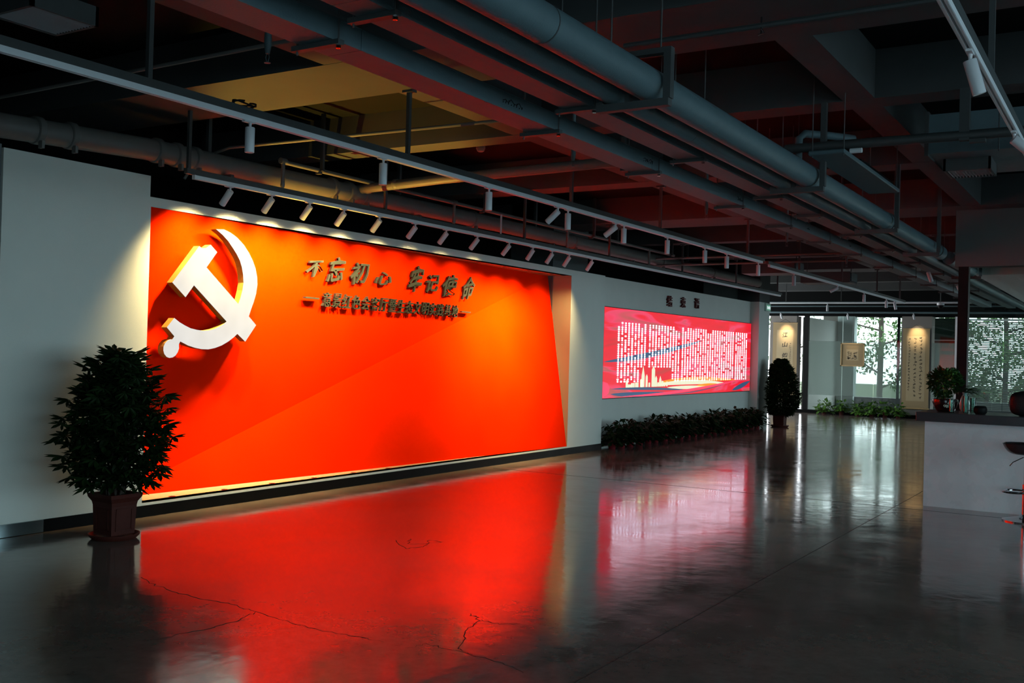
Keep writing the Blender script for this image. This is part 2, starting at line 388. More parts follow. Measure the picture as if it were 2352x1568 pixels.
TXT = '意景红色会客厅暨生态文明实践基地'
for i, ch in enumerate(TXT):
    y = 8.85 + (11.615-8.85)*i/15; z = 2.142
    f = lambda u, v, s, y=y, z=z: (px(y+u, z+v, .034+.016*s), y+u, z+v)
    obj('character', place_glyph(bm(), ch, f, .155, .165, .008), BRONZE, t)
for y0, y1 in ((8.446, 8.687), (11.758, 12.0)): obj('dash', prism([(y0, 2.135), (y1, 2.135), (y1, 2.153), (y0, 2.153)], .025, .065), BRONZE, t)
t = thing('screen_title_lettering', 'three dark red raised Chinese characters on the wall above the lit screen', 'lettering', (-7.97, 19.4, 2.6))
for ch, y, z in (('结', 18.72, 2.685), ('束', 19.42, 2.70), ('语', 20.16, 2.72)):
    f = lambda u, v, s, y=y, z=z: (-7.955+.022*s, y+u, z+v)
    obj('character', place_glyph(bm(), ch, f, .22, .21, .012), DRED, t)

# ------------------------------------------------------------------ LED screen
def screen_mat():
    m = bpy.data.materials.new('led_screen_picture'); m.use_nodes = True
    n = m.node_tree.nodes; l = m.node_tree.links; b = n['Principled BSDF']
    tc = n.new('ShaderNodeTexCoord'); mp = n.new('ShaderNodeMapping'); l.new(tc.outputs['Object'], mp.inputs['Vector'])
    mp.inputs['Rotation'].default_value = (math.radians(-12), 0, 0); mp.inputs['Scale'].default_value = (1, .35, 2.6)
    t = n.new('ShaderNodeTexNoise'); t.inputs['Scale'].default_value = 1.0; t.inputs['Detail'].default_value = 2.5; t.inputs['Distortion'].default_value = 1.2
    l.new(mp.outputs[0], t.inputs['Vector'])
    rp = n.new('ShaderNodeValToRGB'); e = rp.color_ramp.elements
    e[0].position = .28; e[0].color = (.62, .035, .03, 1); e[1].position = .8; e[1].color = (.85, .10, .16, 1)
    for p, c in ((.40, (.85, .004, .02)), (.52, (.92, .002, .02)), (.57, (.95, .05, .14)), (.64, (.55, .09, .08))):
        x = e.new(p); x.color = (*c, 1)
    l.new(t.outputs['Fac'], rp.inputs[0]); l.new(rp.outputs[0], b.inputs['Emission Color']); b.inputs['Emission Strength'].default_value = .95
    b.inputs['Base Color'].default_value = (.02, .02, .02, 1); return m
def em_flat(name, col, k):
    m = mat(name, col, .5, noise=.08, nscale=6); b = m.node_tree.nodes['Principled BSDF']
    b.inputs['Emission Color'].default_value = (*col, 1); b.inputs['Emission Strength'].default_value = k; return m
SW = em_flat('screen_white', (.88, .88, .95), .95); SO = em_flat('screen_orange', (.85, .25, .01), 1.0); SB = em_flat('screen_blue', (.03, .07, .14), 1.0)
SP = em_flat('screen_pink', (.95, .05, .12), 1.0); SY = em_flat('screen_cream', (.75, .72, .5), 1.0); SG = em_flat('screen_glow', (.93, .12, .2), 1.0)
scr = thing('led_screen', 'wide glowing red screen of white text columns over a golden skyline', 'screen', (-7.975, 19.8, .83))
sy0, sy1, sz0, sz1 = 15.86, 23.63, .83, 2.44
obj('screen_casing', box(-7.979, -7.945, sy0, sy1, sz0, sz1), BLACK, scr)
obj('display', box(-7.945, -7.940, sy0+.012, sy1-.012, sz0+.012, sz1-.012), screen_mat(), scr)
SYL, SZL = sy1-sy0, sz1-sz0
def sp2(u, v): return sy0+u*SYL, sz0+v*SZL
def flat(poly, lay, m, name, par=scr):
    b = bm(); x = -7.9395+.0006*lay
    b.faces.new([b.verts.new((x, *sp2(u, v))) for u, v in poly]); return obj(name, b, m, par)
def blade(cpts, w0, w1, lay, m, name):
    n = len(cpts); up = []; dn = []
    for i, (u, v) in enumerate(cpts):
        t = i/(n-1); w = w0*math.sin(pi*t)**.7 if w1 is None else w0+(w1-w0)*t
        up.append((u, v+w)); dn.append((u, v-w))
    return flat(up+dn[::-1], lay, m, name)
def curve(p0, p1, p2, n=14): return [((1-t)**2*p0[0]+2*t*(1-t)*p1[0]+t*t*p2[0], (1-t)**2*p0[1]+2*t*(1-t)*p1[1]+t*t*p2[1]) for t in [i/n for i in range(n+1)]]
blade(curve((.0, .40), (.25, .46), (.60, .70)), .032, None, 1, SB, 'swoosh')
blade(curve((.30, .16), (.50, .22), (.88, .17)), .03, None, 2, SO, 'swoosh')
blade(curve((.28, .13), (.50, .19), (.80, .125)), .03, None, 3, SY, 'swoosh')
blade(curve((.36, .10), (.5, .09), (.66, .09)), .022, None, 4, SY, 'swoosh')
blade(curve((.56, .11), (.62, .11), (.72, .125)), .02, None, 4, SO, 'swoosh')
blade(curve((.04, .105), (.2, .11), (.5, .06)), .016, None, 5, SB, 'swoosh')
blade(curve((.04, .05), (.15, .025), (.42, .035)), .028, None, 5, SB, 'swoosh')
blade(curve((.10, .02), (.45, -.0), (.98, .20)), .016, None, 6, SP, 'swoosh')
blade(curve((.30, .012), (.55, .0), (.80, .13)), .006, None, 7, SB, 'swoosh')
blade(curve((.84, .03), (.92, .08), (1., .15)), .035, None, 6, SB, 'swoosh')
flat([(.0, .02), (.03, .06), (.035, .12), (.025, .17), (.0, .19)], 6, SP, 'swoosh')
b = bm()
def r2d(b, u0, u1, v0, v1, lay, top=0):
    x = -7.9395+.0006*lay; P = [(u0, v0), (u1, v0), (u1, v1)] + ([((u0+u1)/2, v1+top)] if top else []) + [(u0, v1)]
    b.faces.new([b.verts.new((x, *sp2(u, v))) for u, v in P])
base = .115
for u, w, h, tp in ((.125, .012, .07, .02), (.14, .018, .035, 0), (.158, .02, .05, 0), (.18, .02, .055, 0), (.205, .014, .085, .01), (.215, .018, .13, .12), (.236, .012, .12, .03), (.252, .01, .05, 0), (.275, .02, .20, .05), (.292, .013, .10, .03), (.305, .01, .05, 0), (.318, .014, .08, .05), (.332, .012, .06, .01), (.345, .01, .05, 0), (.36, .01, .045, .02)):
    r2d(b, u-w/2, u+w/2, base, base+h, 5, tp)
obj('skyline', b, SY, scr)
b = bm(); ncol = 50; nrow = 28
u = .075
ci = 0; gaps = {8: .028, 19: .022, 41: .025}
while u < .965 and ci < 60:
    cw = .0102
    r = 0 if rnd.random() < .8 else 2
    while r < nrow:
        if rnd.random() < .055 and r > 1: r += 1; continue
        v1 = .845 - r*.0241; v0 = v1-.0205
        if u < .38 and v0 < .33 and (.2 < u): break
        # each character is too small to read: a block with a ragged outline
        a_ = cw*.5*rnd.uniform(.78, 1.0); q_ = rnd.uniform(.55, .85); k_ = rnd.random()
        if k_ < .06: r2d(b, u-a_*.8, u+a_*.8, (v0+v1)/2-.003, (v0+v1)/2+.003, 9)
        else: r2d(b, u-a_, u+a_, v0+.0035, v1-.0035, 9); r2d(b, u-a_*q_, u+a_*q_, v0, v1, 9)
        r += 1
    u += .0182 + gaps.get(ci, 0)*.35; ci += 1
obj('text_column', b, SW, scr, kind='stuff')

# exit sign on the column
ex = thing('exit_sign', 'small green and white exit sign high on the white column beyond the screen', 'sign', (WX+.02, 24.2, 2.72))
obj('sign_box', box(WX, WX+.035, 24.02, 24.40, 2.75, 2.94), mat('sign_grey', (.35, .5, .42), .4, noise=.1), ex)
GRN = em_flat('sign_green', (.12, .42, .25), .5)
b = bm(); quadbox(b, (WX+.035, 24.10, 2.78), (WX+.038, 24.36, 2.90)); obj('sign_face', b, GRN, ex)
b = bm(); f = lambda u, v, s: (WX+.0395+.001*s, 24.25+u, 2.84+v)
for k in range(5): quadbox(b, (WX+.038, 24.12+.05*k, 2.80+.01*(k % 2)), (WX+.0395, 24.145+.05*k, 2.88-.01*(k % 3)))
obj('sign_mark', b, SW, ex)
# switch plate behind the plant
sw = thing('switch_plate', 'small white switch plate on the left wall behind the tall plant', 'switch', (WX+.005, 6.03, 1.40))
obj('plate', box(WX, WX+.009, 5.985, 6.075, 1.41, 1.50, bevel=.002), TRACKW, sw); obj('rocker', box(WX+.009, WX+.013, 6.01, 6.05, 1.43, 1.48), TRACKW, sw)

# ------------------------------------------------------------------ ceiling: slab, beams
struct('ceiling', box(-13, 7, -5.3, 36.3, 4.03, 4.2), DARKCEIL)
ZB = 3.65
bi = 1
def beam(x0, x1, y0, y1, z=ZB, m=BEAM):
    global bi
    o = struct(f'trim_{bi}', box(x0, x1, y0, y1, z, 4.03), m); bi += 1; return o
for y0, y1 in ((-3.2, -2.9), (-.3, 0.), (2.7, 3.0), (5.58, 6.45), (8.21, 8.51), (11.05, 11.42), (14.3, 15.2), (17.3, 17.6), (20.2, 20.5), (23.2, 24.1), (27.0, 27.3), (30.2, 30.6)):
    beam(-9.4, 6.5, y0, y1)
for x0, x1 in ((-5.12, -4.82), (-2.06, -1.82), (1.5, 1.8), (4.6, 4.9)):
    ys = [-3.2, -.3, 2.7, 5.58, 8.21, 11.05, 14.3, 17.3, 20.2, 23.2]; ye = [-2.9, 0., 3.0, 6.45, 8.51, 11.42, 15.2, 17.6, 20.5, 24.1]
    for k in range(len(ys)-1): beam(x0, x1, ye[k], ys[k+1], ZB+.002)

# right side, back and far walls
b = box(6.5, 6.7, -5.2, 36.2, 0, .2); box(6.5, 6.7, -5.2, 36.2, 3.6, 4.05, b); box(6.5, 6.7, -5.2, -3.8, .2, 3.6, b); box(6.5, 6.7, 13.8, 16.0, .2, 3.6, b); box(6.5, 6.7, 30, 36.2, .2, 3.6, b)
struct('wall_right', b, WHITE)
b = box(-9.6, 6.7, -5.2, -5, 0, .4); box(-9.6, 6.7, -5.2, -5, 3.3, 4.05, b); box(-9.6, 0, -5.2, -5, .4, 3.3, b); box(6.4, 6.7, -5.2, -5, .4, 3.3, b)
struct('wall_back', b, WHITE)
w = struct('window_1', box(6.56, 6.57, -3.8, 13.8, .2, 3.6), TINTED)
for k in range(9): obj('mullion', box(6.5, 6.62, -3.8+2.2*k-.03, -3.8+2.2*k+.03, .2, 3.6), BLACK, w)
w = struct('window_20', box(6.56, 6.57, 16.0, 30.0, .2, 3.6), TINTED)  # unseen window, added to brighten the glazed room and far area
for k in range(7): obj('mullion', box(6.5, 6.62, 16+2.33*k-.03, 16+2.33*k+.03, .2, 3.6), BLACK, w)
w = struct('window_2', box(0, 6.4, -5.1, -5.09, .4, 3.3), TINTED)
for k in range(4): obj('mullion', box(2.1*k-.03, 2.1*k+.03, -5.15, -5.0, .4, 3.3), BLACK, w)

# glazed room on the right: header, post, glass
HDR = mat('dark_header_paint', (.10, .105, .10), .8, noise=.1, nscale=3)
struct('wall_header', box(-2.17, 6.5, 14.7, 14.95, 2.90, ZB), HDR)
ps = struct('trim_black_post', box(-2.124, -2.0, 14.70, 14.86, 0, 2.90), BLACK)
g = struct('window_3', box(-2.0, 6.5, 14.76, 14.772, .06, 2.90), GLASS)
for x in (.4, 2.8, 5.2): obj('mullion', box(x-.03, x+.03, 14.74, 14.80, .06, 2.9), BLACK, g)
struct('trim_bulkhead', box(-2.30, .2, 17.6, 31.0, 3.02, 3.64), mat('pale_green_grey_paint', (.82, .86, .82), .7, noise=.05))

# far glass front (y = 31.6)
Y = 31.6
struct('wall_far_header', box(-12.6, 6.5, Y-.02, Y+.1, 2.96, 4.05), DARKCEIL)
struct('baseboard_far', box(-12.6, 6.5, Y-.25, Y+.15, 0, .09), BASEB)
struct('trim_far_column_1', box(-9.99, -9.16, Y-.05, Y+.45, .09, 2.96), COLUMNW)
struct('trim_far_column_2', box(-6.07, -5.24, Y-.05, Y+.45, .09, 2.96), COLUMNW)
struct('trim_far_post_1', box(-8.93, -8.79, Y-.03, Y+.08, .09, 2.96), BLACK)
struct('trim_far_post_2', box(-4.62, -4.55, Y-.02, Y+.05, .09, 2.96), TRACKW)
wi = 4
for x0, x1 in ((-8.79, -7.775), (-7.765, -6.85), (-6.84, -6.07), (-5.24, -4.62), (-4.55, -2.6), (-2.58, .5)):
    g = struct(f'window_{wi}', box(x0, x1, Y, Y+.012, .09, 2.96), GLASS); wi += 1
    if x1 < -4.5: obj('frosted_film', box(x0+.003, x1-.003, Y+.013, Y+.016, .55, 2.2), FILM, g)
obj('joint_seal', box(-7.777, -7.762, Y-.004, Y+.016, .09, 2.96), mat('pale_seal', (.6, .75, .68), .3), g)
# room beyond the glass front
struct('wall_room_left', box(-9.12, -9.0, Y+.5, 36.0, 0, 2.95), mat('pale_partition', (.50, .54, .52), .7, noise=.05))
struct('wall_room_divider', box(-9.5, -8.98, 35.9, 36.2, 0, 3.2), BROWN)
struct('trim_room_pillar', box(-8.98, -8.42, 35.8, 36.2, 0, 3.2), mat('pale_pillar', (.42, .5, .5), .7, noise=.05))
b = box(-8.42, 6.5, 36.0, 36.2, 0, .40); struct('wall_far_outer', b, mat('blue_grey_low_wall', (.22, .24, .28), .7, noise=.08))
struct('wall_far_lintel', box(-9.12, 6.5, 35.95, 36.2, 3.12, 4.05), DARKCEIL)
struct('trim_room_mullion', box(-7.06, -6.98, 36.0, 36.1, .4, 3.12), BLACK)
struct('trim_room_mullion_2', box(-5.1, -5.02, 36.0, 36.1, .4, 3.12), BLACK)
dk = struct('wall_room_inner', box(-6.05, -4.95, 34.9, 35.0, 0, 2.35), CONC)
tag(obj('display_board', box(-6.05, -5.0, 34.80, 34.9, 2.36, 3.05), DKGREEN), 'dark green board high behind the narrow pane right of the long scroll', 'board')
tag(obj('book_shelf', box(-6.05, -5.0, 34.55, 34.9, 2.05, 2.33), BRICKR), 'dark red shelf seen through the narrow pane right of the long scroll', 'shelf')
struct('trim_white_rail', box(-6.05, -5.0, 34.5, 34.9, 2.335, 2.36), TRACKW)

# outdoors
struct('ground', box(-45, 30, 36.3, 90, -.5, -.3), PAVE)
tag(obj('lawn', box(-45, 30, 42, 90, -.3, -.28), GRASS), 'strip of lawn beyond the far windows', 'lawn')['kind'] = 'stuff'
struct('ground_side', box(6.7, 40, -30, 36, -.5, -.3), PAVE)
def leafcloud(cs, n, s, b=None):
    if b is None: b = bm()
    for _ in range(n):
        c, r = rnd.choice(cs)
        d = Vector((rnd.gauss(0, 1), rnd.gauss(0, 1), rnd.gauss(0, 1))).normalized()*r*rnd.random()**.4
        p = Vector(c)+d; a = Vector((rnd.gauss(0, 1), rnd.gauss(0, 1), rnd.gauss(0, 1))).normalized(); e = a.orthogonal().normalized(); k = s*rnd.uniform(.6, 1.3)
        b.faces.new([b.verts.new(p+a*k), b.verts.new(p+e*k*.5), b.verts.new(p-a*k), b.verts.new(p-e*k*.5)])
    return b
TRL = mat('tree_leaf', (.05, .12, .02), .6, noise=.5, nscale=3)
def tree(x, y, h, r, label, n=1500, low=1.5, dens=12):
    t = thing('tree', label, 'tree', (x, y, -.3), 'trees beyond the far windows')
    bt = tube([(x, y, -.3), (x+.03, y, h*.35), (x-.05, y, h*.7), (x, y, h)], [r, r*.9, r*.6, r*.2], 10)
    cs = []
    for k in range(dens):
        a = k*2.4; z = low+(h-low)*k/dens; L = 1.3+1.2*math.sin(pi*k/dens)
        e = (x+L*math.cos(a), y+L*math.sin(a), z+L*.25)
        tube([(x, y, z-.3), ((x+e[0])/2, (y+e[1])/2, z), e], [r*.4, r*.25, r*.08], 6, bt); cs.append((e, .75)); cs.append((((x+e[0])/2, (y+e[1])/2, z+.1), .55))
    obj('trunk', bt, BARK, t); obj('foliage', leafcloud(cs, n, .085), TRL, t, kind='stuff'); return t
tree(-8.55, 40.5, 7.5, .11, 'young street tree with a straight trunk behind the middle far window', 2600, .9)
tree(-7.3, 44.0, 7.0, .10, 'leafier tree behind the dark mullion of the far window', 4200, 1.2, 14)
tree(-12.2, 42.0, 6.0, .10, 'tree glimpsed in the narrow opening beside the first scroll', 700, .2, 8)
tree(-4.6, 44.0, 6.5, .11, 'tree with green crown behind the left part of the blinds', 4200, .8, 12)
tree(-2.6, 46.0, 6.5, .12, 'tree behind the right part of the blinds', 4200, .8, 12)
for i, (x, w_) in enumerate(((-6.5, 2.2), (-2.8, 3.2), (.8, 3.0))):
    hd = thing('hedge', ('low clipped hedge', 'long clipped hedge', 'broad clipped hedge')[i]+' outside '+('the middle far window', 'the left of the blinds', 'the right of the blinds')[i], 'hedge', (x, 47, -.3))
    obj('stems', box(x-w_*.45, x+w_*.45, 46.8, 47.2, -.3, .5), BARK, hd)
    obj('foliage', leafcloud([((x+w_*k, 47, .55), .75) for k in (-.4, -.2, 0, .2, .4)], 1600, .1), TRL, hd, kind='stuff')

# blinds in the right room
bl = thing('window_blind', 'wide venetian blind with thin horizontal slats behind the right glass wall', 'blind', (-2.6, 31.4, .3))
b = bm(); z = .35
while z < 2.84:
    for x0, x1 in ((-4.45, -3.35), (-3.33, -1.8), (-1.78, .4)):
        v = [b.verts.new(p) for p in ((x0, 31.38, z-.016), (x1, 31.38, z-.016), (x1, 31.415, z+.016), (x0, 31.415, z+.016), (x0, 31.38, z-.014), (x1, 31.38, z-.014), (x1, 31.415, z+.018), (x0, 31.415, z+.018))]
        b.faces.new(v[:4]); b.faces.new(v[4:][::-1])
    z += .047
obj('slat', b, SLATM, bl, kind='stuff')
obj('headrail', box(-4.45, .4, 31.36, 31.43, 2.84, 2.89), TRACKW, bl)
b = bm()
for x in (-4.2, -3.6, -3.1, -2.5, -2.0, -1.5, -.5, 0): tube([(x, 31.397, .35), (x, 31.397, 2.85)], .003, 5, b)
obj('ladder_cord', b, TRACKW, bl)

# ------------------------------------------------------------------ pipes, ducts and trays
def pipe(name, label, pts, r, m=PIPE, seg=20, cat='pipe', bands=(), group=None):
    o = thing(name, label, cat, pts[0], group)
    obj('pipe_body', tube(pts, r, seg), m, o, True)
    for p, d in bands:
        p = Vector(p); d = Vector(d).normalized()
        obj('coupling', tube([p-d*.03, p-d*.022, p+d*.022, p+d*.03], [r*1.04, r*1.13, r*1.13, r*1.04], seg), m, o, True)
    return o
pA = thing('insulated_pipe', 'thick insulated round pipe, right of the pair under the ceiling', 'pipe', (-2.375, -3, 3.09), 'insulated pipes')
obj('pipe_body', tube([(-2.315, -3, 3.078), (-2.34, 14.6, 3.078)], .09, 28), PIPE, pA, True)
for y in (1.9, 3.95, 8.2, 11.2, 14.2): obj('pipe_seam', tube([(-2.325, y-.004, 3.078), (-2.325, y+.004, 3.078)], .0925, 28), STEEL, pA)
pB = thing('insulated_pipe', 'slimmer insulated round pipe, left of the pair under the ceiling', 'pipe', (-2.595, -3, 3.07), 'insulated pipes')
obj('pipe_body', tube([(-2.53, -3, 3.06), (-2.56, 30, 3.06)], .072, 24), PIPE, pB, True)
obj('pipe_seam', tube([(-2.54, 6.2, 3.06), (-2.54, 6.206, 3.06)], .0735, 24), STEEL, pB)
pA2 = pipe('insulated_pipe', 'distant stretch of insulated pipe beyond the dark header', [(-2.34, 15.3, 3.078), (-2.34, 17.5, 3.078)], .09)
for i, (y, zt) in enumerate(((1.5, ZB), (5.09, 3.23), (8.2, ZB), (11.07, ZB), (13.6, 4.03), (17.45, ZB))):
    o = thing('pipe_bracket', f'{ORD[i]} dark steel bracket from the camera end carrying the two insulated pipes', 'bracket', (-2.4, y, 2.945), 'brackets of the insulated pipes')
    obj('cross_bar', box(-2.62, -2.19, y-.025, y+.025, 2.945, 2.985), STEEL, o)
    obj('post', box(-2.222, -2.18, y-.025, y+.025, 2.985, zt), STEEL, o)
    obj('bar_end', box(-2.62, -2.58, y-.028, y+.028, 2.985, 3.0), STEEL, o)
    obj('saddle', box(-2.45, -2.42, y-.02, y+.02, 2.985, 3.03), STEEL, o)
    if i == 1: obj('top_bar', box(-2.60, -2.18, y-.025, y+.025, zt, zt+.03), STEEL, o); obj('drop_rod', tube([(-2.55, y, zt+.03), (-2.55, y, 4.03)], .005, 6), STEEL, o); obj('drop_rod', tube([(-2.25, y, zt+.03), (-2.25, y, 4.03)], .005, 6), STEEL, o)

def tray(name, label, xl, xr, z0, h, ys, seams, glen):
    o = thing(name, label, 'cable tray', ((xl+xr)/2, 3, z0), 'cable trays')
    y = -3.0
    while y < 26:
        y1 = y+glen
        b = box(xl, xr, y+.002, y1-.002, z0, z0+h); obj('tray_length', b, PIPE, o)
        obj('lid', box(xl-.004, xr+.004, y+.002, y1-.002, z0+h, z0+h+.006), PIPE, o)
        y = y1
    for i, yy in enumerate(ys):
        hg = thing('tray_hanger', f'{ORD[i]} hanger from the camera end under the {name.split("_")[0]} cable tray', 'hanger', ((xl+xr)/2, yy, z0-.022), 'hangers of the cable trays')
        obj('cross_bar', box(xl-.05, xr+.035, yy-.02, yy+.02, z0-.024, z0-.001), STEEL, hg)
        for x in (xl-.03, xr+.018): obj('threaded_rod', tube([(x, yy, z0-.04), (x, yy, 4.03)], .005, 6), STEEL, hg)
        obj('nut', tube([(xr+.018, yy, z0-.04), (xr+.018, yy, z0-.024)], .012, 6), CHROME, hg)
    return o
t1 = tray('left_cable_tray', 'long flat grey cable tray, left of the two under the ceiling', -3.37, -3.165, 3.0, .095, (1.6, 3.52, 5.58, 7.14, 9.05, 10.55, 12.1, 13.65, 15.6, 17.4, 19.3, 21.2, 23.0), (), 3.35)
t2 = tray('right_cable_tray', 'grey cable tray beside the insulated pipes', -2.90, -2.72, 3.02, .085, (1.4, 3.37, 5.2, 6.9, 8.75, 10.0, 11.7, 13.4, 15.2, 17.2, 19.2, 21.2), (), 3.1)
# handwritten marks on the tray side
for (y, n) in ((4.95, 8), (6.9, 6), (8.95, 5), (11.2, 4), (13.1, 3)):
    pts = [(-3.1645, y+k*.03, 3.055+rnd.uniform(-.018, .018)) for k in range(n)]
    obj('pen_mark', tube(pts, .0025, 4), BLACK, t1)
    b = bm()
    for k in range(n): tube([(-3.1645, y+.03*k, 3.035), (-3.1645, y+.03*k+.008, 3.04+.01*(k % 3))], .003, 4, b)
    obj('pen_mark', b, BLACK, t1)

DX, DZ = -7.6, 3.35
dr = pipe('drain_pipe', 'fat grey drain pipe with bolted couplings running above the left wall', [(DX, 4.55, 3.25), (DX, 6.0, 3.32), (DX, 12, 3.345), (DX, 23, 3.345)], .098, DRAIN, 24)
for y in (4.95, 5.25, 6.12, 6.34, 6.55, 8.45, 8.72, 8.98, 11.2, 14.0, 17.4, 20.0):
    d = Vector((0, 1, 0)); p = Vector((DX, y, 3.25+.07*min(1, max(0, (y-4.55)/1.45)) + (.02 if y > 8 else .005)))
    obj('coupling', tube([p-d*.035, p-d*.025, p+d*.025, p+d*.035], [.101, .113, .113, .101], 24), DRAIN, dr, True)
    obj('clamp_bolt', box(DX+.05, DX+.10, y-.012, y+.012, p.z-.15, p.z-.09), DRAIN, dr)
obj('branch', tube([(DX, 4.55, 3.25), (DX-.1, 4.3, 3.26), (DX-.5, 4.1, 3.3)], .098, 20), DRAIN, dr, True)
for i, y in enumerate((6.9, 9.9, 13.2, 16.0, 19.2, 22.4)):
    o = thing('drain_bracket', f'{ORD[i]} steel bracket from the left under the fat drain pipe', 'bracket', (-7.6, y, 3.19), 'brackets of the drain pipe')
    obj('arm', box(-7.82, -7.46, y-.02, y+.02, 3.19, 3.225), STEEL, o); obj('post', box(-7.82, -7.78, y-.02, y+.02, 3.225, 4.03), STEEL, o)
sp_ = thing('sprinkler_pipe', 'slim pipe with downward sprinkler drops in front of the fat drain pipe', 'pipe', (-7.37, 7.48, 3.45))
obj('pipe_body', tube([(-7.37, 7.48, 3.44), (-7.37, 17.5, 3.45)], .023, 12), DRAIN, sp_, True)
for y in (7.48, 10.47, 13.43, 16.4):
    dp = obj('drop', tube([(-7.37, y, 3.465), (-7.37, y, 3.2)], .02, 10), DRAIN, sp_, True)
    obj('tee', tube([(-7.37, y-.04, 3.447), (-7.37, y+.04, 3.447)], .031, 12), DRAIN, sp_, True)
    obj('head', lathe([(.006, 3.14), (.016, 3.145), (.006, 3.15), (.006, 3.165), (.016, 3.18), (.024, 3.2), (.024, 3.22)], -7.37, y, 12), DRAIN, sp_, True)
for k in range(4): obj('support', box(-7.40, -7.34, 8.0+k*3.1-.02, 8.0+k*3.1+.02, 3.40, 3.43), STEEL, sp_); obj('support_rod', box(-7.345, -7.305, 8.0+k*3.1-.015, 8.0+k*3.1+.015, 3.43, 4.03), STEEL, sp_)
cpipe = pipe('cross_pipe', 'brownish pipe crossing the ceiling from the fat drain pipe to the cable tray', [(-7.6, 8.86, 3.38), (-6.4, 8.80, 3.41), (-4.15, 8.72, 3.43)], .052, DRAIN, 16, bands=(((-7.42, 8.86, 3.385), (1, 0, 0)), ((-7.0, 8.83, 3.40), (1, 0, 0))))
o = thing('pipe_bracket', 'single L shaped bracket at the right end of the brownish cross pipe', 'bracket', (-4.2, 8.7, 3.36))
obj('post', box(-4.22, -4.18, 8.68, 8.72, 3.36, 3.65), STEEL, o); obj('foot', box(-4.22, -4.0, 8.68, 8.72, 3.33, 3.365), STEEL, o)
pipe('conduit', 'thin conduit crossing above the spotlight track at the left end of the red panel', [(-7.9, 6.7, 3.18), (-7.85, 6.8, 3.38), (-7.4, 6.8, 3.46), (-3.9, 6.8, 3.42)], .014, DRAIN, 8)
pipe('conduit', 'thin conduit near the left edge just below the dark ceiling', [(-9.3, 4.55, 3.42), (-6.6, 4.5, 3.42), (-3.9, 4.45, 3.42)], .014, DRAIN, 8)
pipe('conduit', 'pair partner conduit beyond the screen, upper one', [(-7.7, 17.0, 3.35), (-3.6, 16.9, 3.35)], .02, DRAIN, 8)
pipe('conduit', 'pair partner conduit beyond the screen, lower one', [(-7.7, 17.2, 3.25), (-3.6, 17.1, 3.25)], .02, DRAIN, 8)
pipe('conduit', 'thin conduit strung under the big beam right of the insulated pipes', [(-2.9, 5.98, 3.60), (3.0, 5.95, 3.60)], .018, STEEL, 8)
o = thing('conduit_clip', 'small hanging clip holding the thin conduit under the big beam', 'clip', (-1.99, 5.97, 3.5))
obj('clip_rod', tube([(-1.99, 5.97, 3.65), (-1.99, 5.97, 3.55)], .005, 6), BLACK, o); obj('clip_ring', tube([(-1.99, 5.97, 3.58), (-1.97, 5.97, 3.55), (-2.01, 5.97, 3.545)], .006, 6), CHROME, o)
pipe('cross_pipe', 'dark pipe crossing under the beams at the upper right', [(-2.5, 8.17, 3.30), (-.6, 8.21, 3.30), (6.3, 8.35, 3.30)], .037, STEEL, 14)
o = thing('pipe_bracket', 'dark flat hanger carrying the dark pipe at the upper right', 'bracket', (-1.17, 8.2, 3.24))
obj('post', box(-1.20, -1.13, 8.17, 8.23, 3.26, 3.65), STEEL, o); obj('foot', box(-1.13, -1.02, 8.17, 8.23, 3.24, 3.265), STEEL, o)
pipe('small_elbow_pipe', 'pale bent pipe rising behind the insulated pipes at the upper right', [(-2.42, 8.25, 3.0), (-2.42, 8.27, 3.40), (-2.38, 8.3, 3.44), (-2.24, 8.55, 3.46), (-2.1, 8.75, 3.46)], .032, PIPE, 12)
# transverse duct with diffuser, ceiling unit
dv = thing('air_duct', 'pale rectangular air duct running across the ceiling at the upper right', 'duct', (1.0, 9.35, 3.30))
obj('duct_body', box(-1.52, 6.2, 8.82, 9.9, 3.30, 3.62), PIPE, dv); obj('flange', box(-1.55, -1.52, 8.79, 9.93, 3.28, 3.64), BEAM, dv)
for x in (-1.0, 1.0, 3.0): obj('hanger_rod', tube([(x, 8.8, 3.28), (x, 8.8, 4.03)], .005, 6), STEEL, dv)
def diffuser(label, x0, x1, y0, y1, z0, z1, n=13):
    o = thing('air_diffuser', label, 'air vent', ((x0+x1)/2, (y0+y1)/2, z0), 'air diffusers')
    b = box(x0, x0+.018, y0, y1, z0, z1); box(x1-.018, x1, y0, y1, z0, z1, b); box(x0, x1, y0, y0+.018, z0, z1, b); box(x0, x1, y1-.018, y1, z0, z1, b)
    obj('diffuser_frame', b, STEEL, o); obj('diffuser_back', box(x0+.018, x1-.018, y0+.018, y1-.018, z1-.02, z1), BLACK, o)
    for k in range(n):
        x = x0+.03+(x1-x0-.06)*k/(n-1); b = bm(); v = [b.verts.new(p) for p in ((x, y0+.018, z0), (x, y1-.018, z0), (x+.012, y1-.018, z0+.03), (x+.012, y0+.018, z0+.03))]; b.faces.new(v)
        bmesh.ops.solidify(b, geom=list(b.faces), thickness=.002); obj('louvre', b, LAMPW, o)
    return o
diffuser('grey air diffuser with louvres hanging under the duct at the upper right', -1.45, -1.09, 9.09, 9.5, 3.2, 3.3)
diffuser('dark air diffuser hanging at the top left corner', -4.92, -4.57, 2.93, 3.30, 3.20, 3.30)
obj('neck', box(-4.88, -4.61, 2.97, 3.26, 3.3, 4.03), DARKCEIL, bpy.data.objects['air_diffuser.001'])
fc = thing('fan_coil_unit', 'flat grey air unit with a pan hung beside the insulated pipes', 'air unit', (-2.1, 9, 3.18))
obj('drip_pan', box(-2.24, -1.96, 7.9, 9.95, 3.18, 3.215, bevel=.008), PIPE, fc); obj('casing', box(-2.19, -2.0, 8.6, 9.85, 3.215, 3.26), DARKCEIL, fc)
